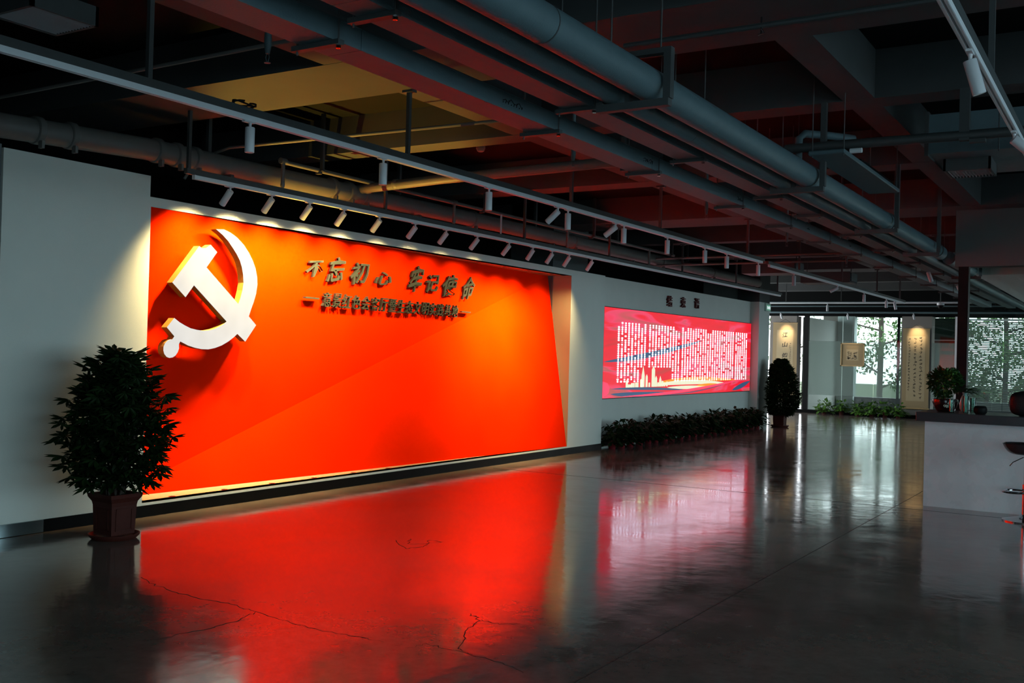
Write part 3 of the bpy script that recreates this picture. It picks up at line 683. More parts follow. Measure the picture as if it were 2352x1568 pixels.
for x, y in ((-2.22, 7.95), (-1.98, 7.95), (-2.22, 9.9), (-1.98, 9.9)): obj('hanger_rod', tube([(x, y, 3.17), (x, y, 4.03)], .005, 6), STEEL, fc)
obj('drain_stub', tube([(-1.97, 8.1, 3.23), (-1.88, 8.1, 3.23)], .02, 8), TRACKW, fc)
# far ceiling clutter
for i, (y, z, r) in enumerate(((30.85, 3.037, .03), (29.1, 3.13, .02), (28.6, 3.21, .03))):
    pipe('conduit', ('lowest', 'middle', 'upper')[i]+' of the three pipes crossing in front of the far window tops', [(-9.3 if i else -12, y, z), (-2.6, y, z)], r, PIPE, 10)
for i, (x, y, z) in enumerate(((-6.0, 19.0, 3.2), (-5.6, 21.5, 3.2))):
    o = thing('ceiling_unit', ('nearer', 'farther')[i]+' dark boxed air unit above the far end of the middle track', 'air unit', (x, y, z))
    obj('casing', box(x-.5, x+.5, y-.3, y+.3, z, z+.22), STEEL, o); obj('return_grille', box(x+.5, x+.52, y-.25, y+.25, z+.03, z+.2), PIPE, o)
    for a in (-.45, .45): obj('hanger_rod', tube([(x+a, y, z), (x+a, y, 4.03)], .008, 6), STEEL, o)
dm = thing('security_camera', 'small white dome camera under the ceiling beside the black post', 'camera', (-4.40, 27.67, 2.98))
obj('camera_base', lathe([(.09, 3.08), (.09, 3.13), (.07, 3.15)], -4.40, 27.67, 20), TRACKW, dm, True)
obj('dome', lathe([(.02, 2.99), (.055, 3.01), (.07, 3.05), (.075, 3.08)], -4.40, 27.67, 20), BLACK, dm, True)
obj('rod', tube([(-4.4, 27.67, 3.14), (-4.4, 27.67, 4.03)], .012, 8), STEEL, dm)
sd = thing('smoke_detector', 'small white smoke detector on the dark ceiling between the beams', 'smoke detector', (-6.75, 10.1, 3.98))
obj('detector_base', lathe([(.055, 4.0), (.055, 4.03)], -6.75, 10.1, 20), LAMPW, sd, True); obj('sensor', lathe([(.025, 3.965), (.042, 3.975), (.05, 4.0)], -6.75, 10.1, 20), LAMPW, sd, True)
for i, (x, y) in enumerate(((-3.996, 3.916), (-3.93, 7.221), (-4.071, 10.53), (-4.048, 13.397), (-4.05, 16.6))):
    o = thing('sprinkler', f'{ORD[i]} sprinkler head from the camera end, hanging left of the cable trays', 'sprinkler', (x, y, 3.1), 'hanging sprinklers')
    obj('drop_pipe', tube([(x, y, 3.26), (x, y, 4.03)], .014, 10), PIPE, o, True)
    obj('socket', lathe([(.012, 3.15), (.016, 3.17), (.02, 3.2), (.019, 3.25), (.016, 3.27)], x, y, 12), PIPE, o, True)
    b = bm(); tube([(x+.006, y, 3.155), (x+.013, y, 3.13), (x+.006, y, 3.11), (x, y, 3.105)], .0025, 5, b); tube([(x-.006, y, 3.155), (x-.013, y, 3.13), (x-.006, y, 3.11), (x, y, 3.105)], .0025, 5, b)
    obj('yoke', b, PIPE, o); obj('deflector', lathe([(.018, 3.1), (.018, 3.103)], x, y, 12), PIPE, o)
tagt = tag(obj('hanging_tag', box(-7.36, -7.35, 11.53, 11.56, 3.13, 3.44), LAMPW), 'narrow pinkish strip hanging from the sprinkler pipe behind the track', 'strip')

# ------------------------------------------------------------------ spotlight tracks
def track(label, x, y0, y1, z0=3.055, posts=(), chan=True, slot=True):
    o = thing('lighting_track', label, 'track', (x, (y0+y1)/2, z0), 'lighting tracks')
    b = box(x-.018, x-.006, y0, y1, z0, z0+.036); box(x+.006, x+.018, y0, y1, z0, z0+.036, b); box(x-.006, x+.006, y0, y1, z0+.02, z0+.036, b)
    obj('track_rail', b, TRACKW, o)
    for s in (-1, 1): obj('rail_lip', box(x+s*.018, x+s*.0205, y0, y1, z0+.001, z0+.009), TRACKW, o)
    obj('end_cap', box(x-.019, x+.019, y0-.012, y0, z0-.001, z0+.037), TRACKW, o); obj('end_cap', box(x-.019, x+.019, y1, y1+.012, z0-.001, z0+.037), TRACKW, o)
    if chan: obj('carrier_channel', box(x-.021, x+.021, y0-.1, y1+.1, z0+.037, z0+.085), STEEL, o)
    for y, zt in posts: obj('post', box(x-.015, x+.015, y-.015, y+.015, z0+.085, zt), STEEL, o); obj('post_plate', box(x-.05, x+.05, y-.03, y+.03, zt-.02, zt), STEEL, o)
    return o
T1X, T2X, ZR = -7.2, -4.99, 3.055
track('straight white spotlight track close to the left wall above the red panel', T1X, 6.22, 23.4, posts=((6.15, 4.03), (8.9, 4.03), (11.9, 4.03), (14.5, 3.65), (17.5, 3.65), (20.4, 3.65), (23.2, 3.65)))
track('long white middle spotlight track crossing the picture from its left edge', T2X, -2.0, 15.25, posts=((1.1, 4.03), (3.95, 4.03), (6.43, 3.65), (9.15, 4.03), (11.4, 3.65), (14.6, 3.65)))
track('farther white spotlight track continuing toward the far windows', -5.06, 15.85, 26.5, posts=((17.5, 3.65), (20.4, 3.65), (23.5, 3.65), (26.0, 4.03)))
track('steep white spotlight track at the upper right corner', -.715, 1.5, 12.0, posts=((2.85, 3.65), (5.9, 3.65), (8.35, 3.65), (11.2, 3.65)))
track('short distant spotlight track just left of the black post', -2.87, 16.2, 22.0, posts=((17.4, 3.65), (20.3, 3.65)))
tt = thing('lighting_track', 'dark track running across in front of the far windows', 'track', (-6.5, 28.2, 3.15), 'lighting tracks')
obj('track_rail', box(-9, -3.5, 28.18, 28.22, 3.15, 3.19), TRACKW, tt)
for x in (-8.5, -7.0, -5.5, -4.0): obj('hanger_rod', box(x-.01, x+.01, 28.19, 28.21, 3.19, 4.03), STEEL, tt)

def head_bm(tilt, az, L=.165, r=.031):
    """cylinder head hanging from pivot (0,0,-.055); tilt from vertical toward azimuth az"""
    d = Vector((math.sin(tilt)*math.cos(az), math.sin(tilt)*math.sin(az), -math.cos(tilt)))
    p = Vector((0, 0, -.045)); a = p - d*.008; e = a + d*L
    b = tube([a, a+d*.004, a+d*(L-.002), e, e-d*.018], [r*.9, r, r, r*.93, r*.80], 24)
    return b, p, d, e
def spot(label, x, y, z, tilt, az, group, watts=0, col=(1, .76, .34), size=62, m=LAMPW):
    o = thing('track_spotlight', label, 'spotlight', (x, y, z), group)
    V = Vector((x, y, z))
    b, p, d, e = head_bm(tilt, az)
    for v in b.verts: v.co += V
    obj('lamp_head', b, m, o, True)
    obj('adapter', box(x-.014, x+.014, y-.06, y+.03, z-.010, z+.004), m, o)
    obj('swivel', tube([V+Vector((0, 0, -.01)), V+Vector((0, 0, -.03)), V+p], [.011, .009, .009], 10), m, o, True)
    q = V+e-d*.02; obj('lens', tube([q, q+d*.001], .0245, 16), mat('lamp_lens', (.9, .8, .6), .2, noise=.05, emit=2.0 if watts else 0) if watts else BLACK, o)
    if watts:
        l = bpy.data.lights.new('lamp_light', 'SPOT'); l.energy = watts; l.color = col; l.spot_size = math.radians(size); l.spot_blend = 1.0; l.shadow_soft_size = .045
        lo = bpy.data.objects.new('lamp_light', l); lo.location = e + d*.004; lo.rotation_euler = d.to_track_quat('-Z', 'Y').to_euler(); C.objects.link(lo); lo.parent = o
    return o
Y1 = [6.64, 7.17, 7.70, 8.22, 8.81, 9.46, 10.08, 10.76, 11.52, 12.14, 12.68, 13.19, 13.92]
WT = [v*3.6 for v in (125, 235, 210, 185, 145, 75, 46, 40, 46, 200, 250, 210, 50)]
for i, y in enumerate(Y1):
    spot(f'{ORD[i]} tilted white spotlight from the left on the track above the red panel', T1X, y, ZR, math.radians(42 if i < 9 else 36), pi, 'spotlights aimed at the red panel', WT[i], size=98 if i < 9 else 90)
Y2 = [(4.755, 0, 0), (6.13, 0, 0), (7.62, 0, 0), (8.88, 50, pi), (9.09, 0, 0), (10.19, 55, pi), (10.40, 0, 0), (11.63, 0, 0), (12.89, 0, 0), (13.73, 0, 0), (15.1, 0, 0)]
for i, (y, tl, az) in enumerate(Y2):
    spot(f'{ORD[i]} {"strongly tilted" if tl else "straight hanging"} white spotlight from the left on the long middle track', T2X, y, ZR, math.radians(tl), az, 'spotlights on the middle track')
for i, (y, tl, az) in enumerate(((17.2, 0, 0), (20.1, 62, pi+.3), (22.3, 0, 0), (24.5, 0, 0), (25.4, 12, 0))):
    spot(f'{ORD[i]} white spotlight from the left on the farther track', -5.06, y, ZR, math.radians(tl), az, 'spotlights on the farther track')
spot('nearest pale spotlight hanging from the steep track at the upper right', -.715, 5.15, ZR, math.radians(18), .6, 'spotlights on the right track')
spot('pale tilted spotlight cut by the right edge on the steep track', -.715, 7.05, ZR, math.radians(52), .5, 'spotlights on the right track')
spot('reddish spotlight hanging left of the black post', -2.87, 16.85, ZR, math.radians(20), .3, 'spotlights near the black post')
spot('reddish spotlight half hidden by the black post', -2.87, 19.8, ZR, math.radians(25), .3, 'spotlights near the black post')
WARM = (1, .78, .48)
spot('slim spotlight hanging on the dark cross track before the far windows', -7.36, 28.2, 3.15, 0, 0, 'spotlights by the far windows')
spot('lit spotlight aimed at the scroll with three large characters', -9.45, 30.85, 3.01, math.radians(50), pi/2, 'spotlights by the far windows', 90, WARM, 50)
spot('lit spotlight aimed at the long scroll', -5.62, 30.85, 3.01, math.radians(50), pi/2, 'spotlights by the far windows', 90, WARM, 50)
spot('slim spotlight above the framed picture on the far glass', -7.46, 30.85, 3.01, math.radians(38), pi/2, 'spotlights by the far windows', 25, WARM, 30)
# cable loop on the middle track
cl = []
for k in range(28): a = k/28*4*pi; cl.append((T2X+.02+.05*math.cos(a), 4.68+.09*math.sin(a), 3.15+.01*math.sin(a*1.7)))
tag(obj('cable_loop', tube(cl, .006, 6), BLACK), 'black cable coiled on top of the middle track near its joint', 'cable')

# light of the sill uplights: grazes ceiling and beams
def uplight(y, w, tx, ty):
    l = bpy.data.lights.new('uplight_lamp', 'SPOT'); l.energy = w; l.color = (1, .64, .09); l.spot_size = math.radians(36); l.spot_blend = .6; l.shadow_soft_size = .02
    o = bpy.data.objects.new('uplight_lamp', l); C.objects.link(o)
    par = [q for q in bpy.data.objects if q.name.startswith('recessed_uplight') and abs(q.location.y-y) < .01][0]
    d = Vector((tx, ty, 3.65))-Vector((-7.888, y, zB)); o.parent = par; o.location = (0, 0, .012); o.rotation_euler = d.to_track_quat('-Z', 'Y').to_euler()
uplight(6.66, 750, -5.8, 6.5); uplight(7.316, 400, -6.3, 7.5); uplight(7.981, 900, -6.75, 8.1)

# ------------------------------------------------------------------ plants
def leaflet(b, p, d, up, L, w):
    d = d.normalized(); s = d.cross(up).normalized(); n = s.cross(d).normalized()
    P = [p, p+d*L*.3+s*w*.42-n*.002, p+d*L*.65+s*w*.5-n*.006, p+d*L-n*L*.12, p+d*L*.65-s*w*.5-n*.006, p+d*L*.3-s*w*.42-n*.002]
    m1 = b.verts.new(p+d*L*.5-n*.012*L/.1); V = [b.verts.new(q) for q in P]
    for i in range(6): b.faces.new((V[i], V[(i+1) % 6], m1))
def umbrella_leaf(L=.1, k=7, pet=.09):
    """umbrella leaf: petiole along +X, then a whorl of leaflets"""
    b = bm(); tube([(0, 0, 0), (pet*.6, 0, .012), (pet, 0, .01)], .0018, 4, b)
    c = Vector((pet, 0, .01))
    for i in range(k):
        a = 2*pi*i/k+.3; d = Vector((math.cos(a)*.9+.25, math.sin(a)*.9, -.28)); l_ = L*(1.05 if math.cos(a) > -.2 else .75)
        leaflet(b, c, d, Vector((0, 0, 1)), l_, l_*.30)
    return b
def square_pot(par, x, y, r, h, m=TERRA):
    p = obj('pot', lathe([(r*.80, .035), (r*.84, h*.10), (r*.80, h*.12), (r*.86, h*.74), (r*.90, h*.82), (r*1.06, h*.92), (r*1.1, h), (r*.98, h), (r*.93, h*.93), (.01, h*.92)], x, y, sq=True), m, par)
    for dx, dy in ((1, 0), (0, -1), (-1, 0), (0, 1)):
        b = bm()
        # raised rectangular moulding on each face, leaning with the wall
        for (a0, a1, t0, t1) in ((-.46, .46, .20, .225), (-.46, .46, .66, .685), (-.46, -.42, .20, .685), (.42, .46, .20, .685)):
            vs = []
            for o_ in (-.004, .005):
                for (a, t_) in ((a0, t0), (a1, t0), (a1, t1), (a0, t1)):
                    rr = r*(.80+(.86-.80)*(t_-.12)/(.62)) + o_; A = a*r*1.2
                    vs.append(b.verts.new((x+dx*rr+(-dy)*A, y+dy*rr+dx*A, t_*h)))
            for f in ((0,1,2,3),(4,7,6,5),(0,4,5,1),(1,5,6,2),(2,6,7,3),(3,7,4,0)): b.faces.new([vs[i] for i in f])
        obj('moulding', b, m, p)
    obj('saucer', lathe([(r*1.2, 0), (r*1.42, .03), (r*1.44, .045), (r*1.38, .045), (r*1.2, .012), (.01, .01)], x, y, 28), m, par, True)
    obj('soil', lathe([(r*.92, h*.9), (r*.9, h*.94)], x, y, sq=True), SOIL, par)
def crown(t):
    P = ((0, .60), (.15, .88), (.38, 1.0), (.62, .82), (.86, .52), (1, .12))
    for (a, p), (c, q) in zip(P, P[1:]):
        if t <= c: return p+(q-p)*(t-a)/(c-a)
    return .12
def big_plant(label, x, y, H, R, zlow, nleaf, potr, poth, parts=True):
    t = thing('potted_umbrella_plant', label, 'potted plant', (x, y, 0), 'tall potted plants')
    square_pot(t, x, y, potr, poth)
    b = bm(); stems = []
    for k in range(9):
        a = k*2.4; rr = R*.55*(.3+.7*rnd.random()); top = Vector((x+rr*math.cos(a), y+rr*math.sin(a), zlow+(H-zlow)*(.55+.4*rnd.random()*(1-rr/R))))
        bot = Vector((x+.06*math.cos(a), y+.06*math.sin(a), poth*.9)); mid = (bot+top)/2+Vector((rnd.uniform(-.04, .04), rnd.uniform(-.04, .04), .05))
        tube([bot, mid, top], [.011, .009, .005], 7, b); stems.append((bot, mid, top))
    obj('stem', b, BARK, t)
    lv = [umbrella_leaf(.098, 7, .10), umbrella_leaf(.082, 6, .08), umbrella_leaf(.11, 8, .11)]
    meshes = []
    for q in lv:
        me = bpy.data.meshes.new('leaf'); bmesh.ops.recalc_face_normals(q, faces=list(q.faces)); q.to_mesh(me); q.free(); me.materials.append(LEAFD); meshes.append(me)
    cen = Vector((x, y, zlow+(H-zlow)*.40)); allb = bm()
    for i in range(nleaf):
        # even spread over an egg-shaped crown, wide low down
        zf = (i+.5)/nleaf; zz = zf; a = i*2.39996
        prof = crown(zz)
        rr = R*prof*(1 if rnd.random() < .72 else rnd.uniform(.35, .9))*rnd.uniform(.70, 1.04)
        p = Vector((x+rr*math.cos(a), y+rr*math.sin(a), zlow+(H-zlow-.04)*zz))
        if p.x < WX+.22: p.x = WX+.22+rnd.random()*.05
        out = Vector((math.cos(a), math.sin(a), .15+.9*zz+rnd.uniform(-.35, .2))).normalized()
        q = out.to_track_quat('X', 'Z').to_euler(); q.x += rnd.uniform(-.5, .5)
        base = p-out*.1
        if parts:
            o = bpy.data.objects.new('leaf', meshes[i % 3]); o.location = base-Vector((x, y, 0)); o.rotation_euler = q; s = rnd.uniform(.95, 1.3); o.scale = (s, s, s); C.objects.link(o); o.parent = t
        else:
            tmp = bmesh.new(); tmp.from_mesh(meshes[i % 3]); bmesh.ops.transform(tmp, matrix=Matrix.Translation(base) @ q.to_matrix().to_4x4(), verts=tmp.verts)
            me = bpy.data.meshes.new('t'); tmp.to_mesh(me); tmp.free(); allb.from_mesh(me); bpy.data.meshes.remove(me)
    if not parts: obj('foliage', allb, LEAFD, t, kind='stuff')
    else:
        allb.free()
        # dense inner leaves
        ib = bm()
        for i in range(2800):
            zz = rnd.random(); a = rnd.random()*6.283; rr = R*.86*math.sqrt(rnd.random())*crown(zz)
            p = Vector((x+rr*math.cos(a), y+rr*math.sin(a), zlow+.03+(H-zlow-.12)*zz)); d = Vector((rnd.gauss(0, 1), rnd.gauss(0, 1), rnd.gauss(0, .6))).normalized()
            if p.x < WX+.12: p.x = WX+.12
            leaflet(ib, p, d, Vector((.1, .2, 1)), .10, .042)
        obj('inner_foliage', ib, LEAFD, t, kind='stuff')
    return t
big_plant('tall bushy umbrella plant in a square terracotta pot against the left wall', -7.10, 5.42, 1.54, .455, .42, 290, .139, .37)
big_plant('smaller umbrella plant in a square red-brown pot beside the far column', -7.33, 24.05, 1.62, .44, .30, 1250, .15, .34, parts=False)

def small_foliage(R, H, n, Lf, seed, up=.6):
    r_ = random.Random(seed); b = bm()
    for i in range(n):
        a = r_.random()*2*pi; e = r_.random(); d = Vector((math.cos(a)*(1.1-e*up), math.sin(a)*(1.1-e*up), -.12+e*1.35)).normalized()
        rr = r_.uniform(.25, 1)
        p = Vector((0, 0, 0)) + Vector((d.x*R*rr, d.y*R*rr, d.z*H*rr-.02*(1-e)))
        tube([(0, 0, 0), p*.5+Vector((0, 0, .01)), p], .0015, 3, b, False)
        dd = Vector((d.x+r_.uniform(-.3, .3), d.y+r_.uniform(-.3, .3), r_.uniform(-.7, .25)+(.5 if e > .85 else 0))).normalized()
        leaflet(b, p, dd, Vector((r_.uniform(-.3, .3), r_.uniform(-.3, .3), 1)), Lf*r_.uniform(.7, 1.2), Lf*.6)
    return b
def mesh_of(b, m, name):
    bmesh.ops.recalc_face_normals(b, faces=list(b.faces)); me = bpy.data.meshes.new(name); b.to_mesh(me); b.free(); me.materials.append(m); return me
rowf = [mesh_of(small_foliage(.24, .38, 190, .115, 10+k), LEAFD, 'foliage') for k in range(4)]
rowp = mesh_of(lathe([(.058, 0), (.075, .13), (.08, .135), (.08, .15), (.07, .15), (.068, .135), (.01, .134)], 0, 0, 18), REDPOT, 'pot')
for p in rowp.polygons: p.use_smooth = True
n = 21
for i in range(n):
    y = 15.72+(23.35-15.72)*i/(n-1)+rnd.uniform(-.04, .04)
    where = 'at the near end' if i == 0 else ('at the far end' if i == n-1 else f'{ORD[i]} from the near end')
    t = thing('potted_trailing_plant', f'small dark leafy plant in a red pot, {where} of the row under the screen', 'potted plant', (-7.68+rnd.uniform(-.02, .03), y, 0), 'row of small plants under the screen')
    t['label'] = (f'small leafy plant in a red pot under the screen, nearest of the row' if i == 0 else f'small leafy plant in a red pot under the screen, {ORD[i]} from the near end' if i < n-1 else 'small leafy plant in a red pot under the screen, farthest of the row')
    o = bpy.data.objects.new('pot', rowp); C.objects.link(o); o.parent = t
    o = bpy.data.objects.new('foliage', rowf[i % 4]); o.location = (0.03, 0, .13); o.rotation_euler = (0, 0, rnd.random()*6.28); s = rnd.uniform(.9, 1.12); o.scale = (s*.95, s*.95, s); C.objects.link(o); o.parent = t
farf = [mesh_of(small_foliage(.25, .30, 150, .12, 30+k), LEAFY, 'foliage') for k in range(3)]
farp = mesh_of(lathe([(.06, 0), (.08, .14), (.085, .145), (.085, .16), (.01, .15)], 0, 0, 16), TERRA, 'pot')
for i, x in enumerate((-8.13, -7.62, -7.15, -6.75, -6.38, -6.02)):
    t = thing('potted_green_plant', f'bright green low potted plant before the far glass, {("leftmost", "second from the left", "third from the left", "third from the right", "second from the right", "rightmost")[i]} of six', 'potted plant', (x, 31.05, 0), 'low plants before the far glass')
    o = bpy.data.objects.new('pot', farp); C.objects.link(o); o.parent = t
    o = bpy.data.objects.new('foliage', farf[i % 3]); o.location = (0, 0, .13); o.rotation_euler = (0, 0, i*1.3); C.objects.link(o); o.parent = t

# ------------------------------------------------------------------ scrolls and picture
def strokes(b, y, cx, cz, s, n, seed):
    r_ = random.Random(seed)
    for k in range(n):
        a = r_.choice((0, 0, 1.57, .8, -.8))+r_.uniform(-.2, .2); L = s*r_.uniform(.25, .5); ox, oz = r_.uniform(-.3, .3)*s, r_.uniform(-.35, .35)*s
        dx, dz = math.cos(a)*L, math.sin(a)*L; w = s*.07
        v = [b.verts.new((cx+ox+sx*dx-sz*w*math.sin(a), y, cz+oz+sx*dz+sz*w*math.cos(a))) for sx, sz in ((-1, -1), (1, -1), (1, 1), (-1, 1))]; b.faces.new(v)
def scroll(name, label, x0, x1, z0, z1, y, cols, big=None):
    t = thing(name, label, 'scroll', ((x0+x1)/2, y, z0), 'hanging scrolls')
    obj('mounting_silk', box(x0, x1, y, y+.004, z0+.02, z1), PAPER, t)
    w = x1-x0
    obj('paper', box(x0+w*.16, x1-w*.16, y-.002, y, z0+.22, z1-.22), PAPER2, t)
    obj('roller', tube([(x0-.03, y, z0), (x1+.03, y, z0)], .02, 10), FRAMEM, t); obj('top_rod', tube([(x0-.01, y, z1), (x1+.01, y, z1)], .01, 8), FRAMEM, t)
    obj('cord', tube([(x0+.2, y, z1), ((x0+x1)/2, y, z1+.12), (x1-.2, y, z1)], .004, 5), INK, t)
    if big:
        for ch, cx, cz in big:
            f = lambda u, v, s, cx=cx, cz=cz: (cx+u, y-.004+.0008*s, cz+v)
            obj('character', place_glyph(bm(), ch, f, .17, .15, .012, .1, .04), INK, t)
    b = bm(); sd_ = 0
    for cx, zt, zb, s in cols:
        z = zt
        while z > zb: strokes(b, y-.0035, cx, z, s, 4, sd_); sd_ += 1; z -= s*1.45
    obj('small_writing', b, INK, t, kind='stuff'); return t
scroll('hanging_scroll', 'tan hanging scroll with three large ink characters, lit by a round spot', -9.88, -9.12, .35, 2.74, 31.5, ((-9.33, 2.1, .9, .045),), (('江', -9.50, 2.37), ('山', -9.50, 2.07), ('如', -9.50, 1.74)))
scroll('hanging_scroll', 'long tan hanging scroll with three columns of small ink writing', -6.02, -5.28, .28, 2.60, 31.5, ((-5.83, 2.3, .75, .06), (-5.67, 2.3, .6, .075), (-5.51, 2.35, .6, .075)))
pc = thing('framed_picture', 'square ink picture in a light wooden frame hung on the far glass', 'picture', (-7.46, 31.55, 1.44))
px0, px1, pz0, pz1 = -7.81, -7.11, 1.45, 2.15
b = box(px0, px1, 31.53, 31.58, pz0, pz0+.035); box(px0, px1, 31.53, 31.58, pz1-.035, pz1, b); box(px0, px0+.035, 31.53, 31.58, pz0, pz1, b); box(px1-.035, px1, 31.53, 31.58, pz0, pz1, b)
obj('picture_frame', b, FRAMEM, pc); obj('mount_board', box(px0+.03, px1-.03, 31.555, 31.575, pz0+.03, pz1-.03), PAPER, pc)
obj('painting_sheet', box(-7.64, -7.28, 31.551, 31.555, 1.63, 1.96), PAPER2, pc)
b = bm()
for k in range(26): strokes(b, 31.549, -7.46+rnd.uniform(-.13, .13), 1.72+rnd.uniform(-.05, .06)+(.13 if k % 3 == 0 else 0), .07, 2, 200+k)
obj('ink_painting', b, INK, pc, kind='stuff'); obj('hanging_wire', tube([(-7.46, 31.56, 2.15), (-7.46, 31.56, 2.9)], .003, 5), CHROME, pc)
l = bpy.data.lights.new('picture_lamp', 'SPOT')

# ------------------------------------------------------------------ counter, stool, things on the counter
ct = thing('bar_counter', 'white bar counter with a thick dark stone top at the right edge', 'counter', (0, 12.7, 0))
obj('body', box(-2.09, 2.6, 12.28, 12.95, 0, .955), COUNTW, ct); obj('plinth_shadow_gap', box(-2.07, 2.58, 12.31, 12.92, 0, .02), BLACK, ct)
obj('worktop', box(-2.17, 2.7, 12.18, 13.05, .955, 1.055, bevel=.004), STONE, ct)
st = thing('bar_stool', 'chrome bar stool with a smoky shell seat at the right edge', 'stool', (-1.02, 11.8, 0))
sx, sy_ = -1.02, 11.8
obj('foot_plate', lathe([(.215, 0), (.215, .012), (.17, .022), (.06, .05), (.035, .07)], sx, sy_, 36), CHROME, st, True)
obj('column', tube([(sx, sy_, .06), (sx, sy_, .38)], .03, 20), CHROME, st, True); obj('gas_lift', tube([(sx, sy_, .38), (sx, sy_, .66)], .017, 16), CHROME, st, True)
fr = []
for k in range(29): a = k/28*2*pi; fr.append((sx-.10+.12*math.cos(a), sy_+.16*math.sin(a), .30))
obj('footrest', tube(fr, .011, 8), CHROME, st, True); obj('lever', tube([(sx-.02, sy_, .66), (sx-.12, sy_, .60), (sx-.15, sy_, .56)], .005, 6), CHROME, st)
b = bm(); rings = []
for j in range(9):
    t_ = j/8; ring = []
    for k in range(28):
        a = 2*pi*k/28; rr = .20*(.25+.75*t_**.6) if t_ > 0 else .001
        z = .685+.11*t_**2.2 + (.06*max(0, math.cos(a))*t_**3); ring.append(b.verts.new((sx+rr*1.12*math.cos(a), sy_+rr*math.sin(a), z)))
    rings.append(ring)
for j in range(8):
    for k in range(28): b.faces.new((rings[j][k], rings[j][(k+1) % 28], rings[j+1][(k+1) % 28], rings[j+1][k]))
b.faces.new(rings[0]); bmesh.ops.recalc_face_normals(b, faces=list(b.faces)); bmesh.ops.solidify(b, geom=list(b.faces), thickness=.02)
obj('seat_shell', b, SEATM, st, True); obj('seat_pad', lathe([(.02, .70), (.16, .74), (.185, .775), (.17, .795), (.05, .775), (.01, .772)], sx, sy_, 28), BLACK, st, True)
CT = 1.055
p1 = thing('planter', 'dark round bowl planter with a pale flower print and bushy succulent on the counter', 'planter', (-1.93, 12.6, CT))
obj('bowl', lathe([(.075, CT), (.09, CT+.01), (.125, CT+.06), (.14, CT+.11), (.135, CT+.14), (.125, CT+.145), (.12, CT+.13), (.01, CT+.125)], -1.93, 12.6, 32), mat('dark_red_glaze', (.025, .008, .008), .18, noise=.3), p1, True)
b = bm()
for k in range(9):
    a = -pi/2+.45+rnd.uniform(-.35, .35); zz = CT+.055+rnd.random()*.05; R_ = .125+(zz-CT-.06)*.3+.003; c = Vector((-1.93+R_*math.cos(a), 12.6+R_*math.sin(a), zz))
    nrm = Vector((math.cos(a), math.sin(a), -.2)); e1 = nrm.cross(Vector((0, 0, 1))).normalized(); e2 = Vector((0, 0, 1))
    for q in range(5): an = q*2*pi/5; m_ = c+(e1*math.cos(an)+e2*math.sin(an))*.012; V = [b.verts.new(m_+(e1*math.cos(w_)+e2*math.sin(w_))*.007) for w_ in [j*pi/3 for j in range(6)]]; b.faces.new(V)
obj('flower_print', b, mat('pale_flower_print', (.45, .5, .38), .4, noise=.2), p1)
def bush(name, par, c, R_, H_, n_, Lf, m, seed, squash=1.0):
    r_ = random.Random(seed); b = bm()
    for i in range(n_):
        d = Vector((r_.gauss(0, 1), r_.gauss(0, 1), r_.gauss(.3, 1))).normalized(); p = Vector(c)+Vector((d.x*R_, d.y*R_, d.z*H_))*r_.uniform(.55, 1.0)
        for q in range(4): leaflet(b, p, (d+Vector((r_.uniform(-.8, .8), r_.uniform(-.8, .8), r_.uniform(-.6, .8)))).normalized(), Vector((r_.random(), r_.random(), 1)), Lf*r_.uniform(.7, 1.2), Lf*.42)
    return obj(name, b, m, par, kind='stuff')
bush('foliage', p1, (-1.94, 12.6, CT+.33), .18, .17, 520, .05, LEAFM, 3); bush('new_growth', p1, (-1.90, 12.5, CT+.36), .12, .12, 40, .04, LEAFY, 4)
obj('stem', tube([(-1.93, 12.6, CT+.12), (-1.94, 12.6, CT+.3)], .012, 8), BARK, p1)
p2 = thing('fern_in_vase', 'spreading green fern in a turquoise vase behind the bowl planter', 'vase', (-1.76, 12.85, CT))
obj('vase', lathe([(.035, CT), (.05, CT+.03), (.055, CT+.09), (.035, CT+.17), (.02, CT+.2), (.028, CT+.225)], -1.76, 12.85, 24), VASET, p2, True)
b = bm()
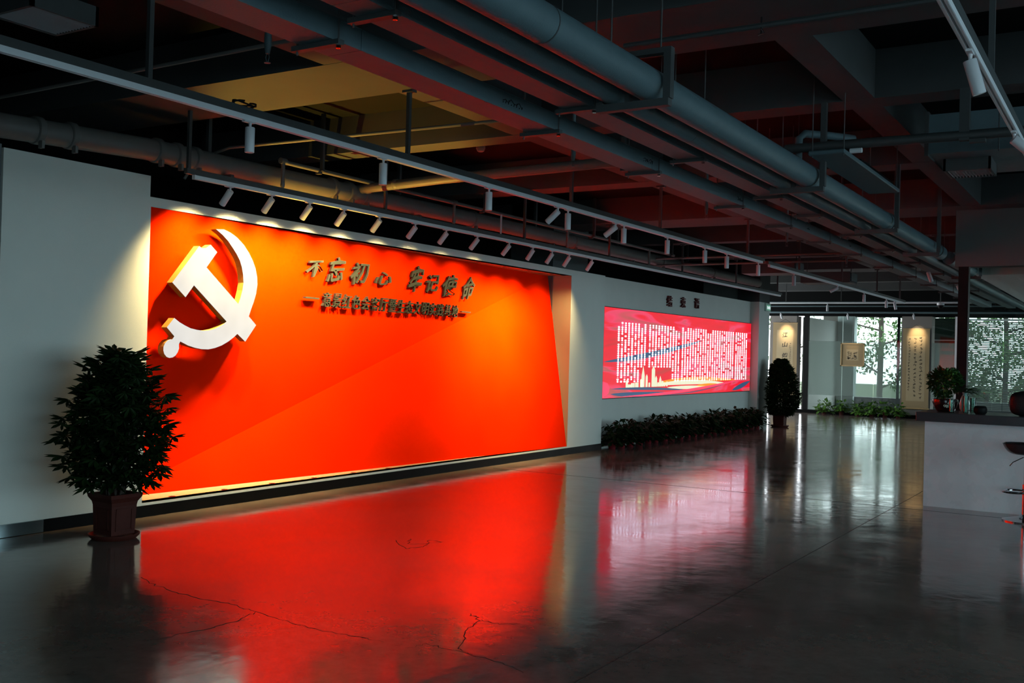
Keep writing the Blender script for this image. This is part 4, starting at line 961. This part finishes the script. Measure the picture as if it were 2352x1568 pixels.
for k in range(22):
    a = rnd.uniform(-1.3, 1.6) if k % 3 else rnd.random()*6.28; L = rnd.uniform(.16, .27); d = Vector((math.cos(a), math.sin(a), rnd.uniform(.1, 1.2))).normalized(); s0 = Vector((-1.76, 12.85, CT+.22))
    pts = [s0+d*L*t_+Vector((0, 0, -.12*t_*t_)) for t_ in (0, .33, .66, 1)]; tube(pts, .0018, 4, b)
    for t_ in [j/9 for j in range(2, 10)]:
        p = s0+d*L*t_+Vector((0, 0, -.12*t_*t_+.0)); sd2 = d.cross(Vector((0, 0, 1))).normalized()
        for s_ in (-1, 1): leaflet(b, p, (sd2*s_+d*.6), Vector((0, 0, 1)), .05*(1.1-t_*.5), .014)
obj('frond', b, LEAFM, p2, kind='stuff')
for i, (x, y, h) in enumerate(((-1.83, 12.38, .15), (-1.70, 12.5, .19), (-1.64, 12.62, .17))):
    tag(obj('glass_tumbler', lathe([(.026, CT), (.028, CT+.004), (.03, CT+h), (.027, CT+h), (.024, CT+.01), (.001, CT+.008)], x, y, 20), VASEG, smooth=True),
        ('tall clear glass in front of the bowl planter', 'taller clear glass right of the bowl planter', 'clear glass farthest from the bowl planter')[i], 'glass', 'clear glasses on the counter')
tag(obj('low_bowl', lathe([(.05, CT), (.068, CT+.02), (.072, CT+.06), (.06, CT+.085), (.05, CT+.09), (.055, CT+.07), (.01, CT+.03)], -1.535, 12.4, 28), BLACK, smooth=True), 'small black covered bowl alone on the dark worktop', 'bowl')
bg_ = thing('rounded_bag', 'black rounded bag on the counter at the right edge', 'bag', (-1.10, 12.45, CT))
b = bm(); bmesh.ops.create_uvsphere(b, u_segments=28, v_segments=16, radius=1)
for v in b.verts:
    x, y, z = v.co; f = lambda a: math.copysign(abs(a)**.62, a); v.co = Vector((-1.10+.15*f(x), 12.45+.11*f(y), CT+.135+.13*f(z)))
obj('bag_body', b, mat('black_leather', (.012, .012, .013), .45, noise=.3, nscale=30, bump=.3, bscale=120, spec=.2), bg_, True)
obj('bag_seam', tube([(-1.10+.155*math.cos(a), 12.45, CT+.135+.135*math.sin(a)) for a in [2*pi*k/30 for k in range(31)]], .005, 6), BLACK, bg_)
bpy.data.lights.remove(l)
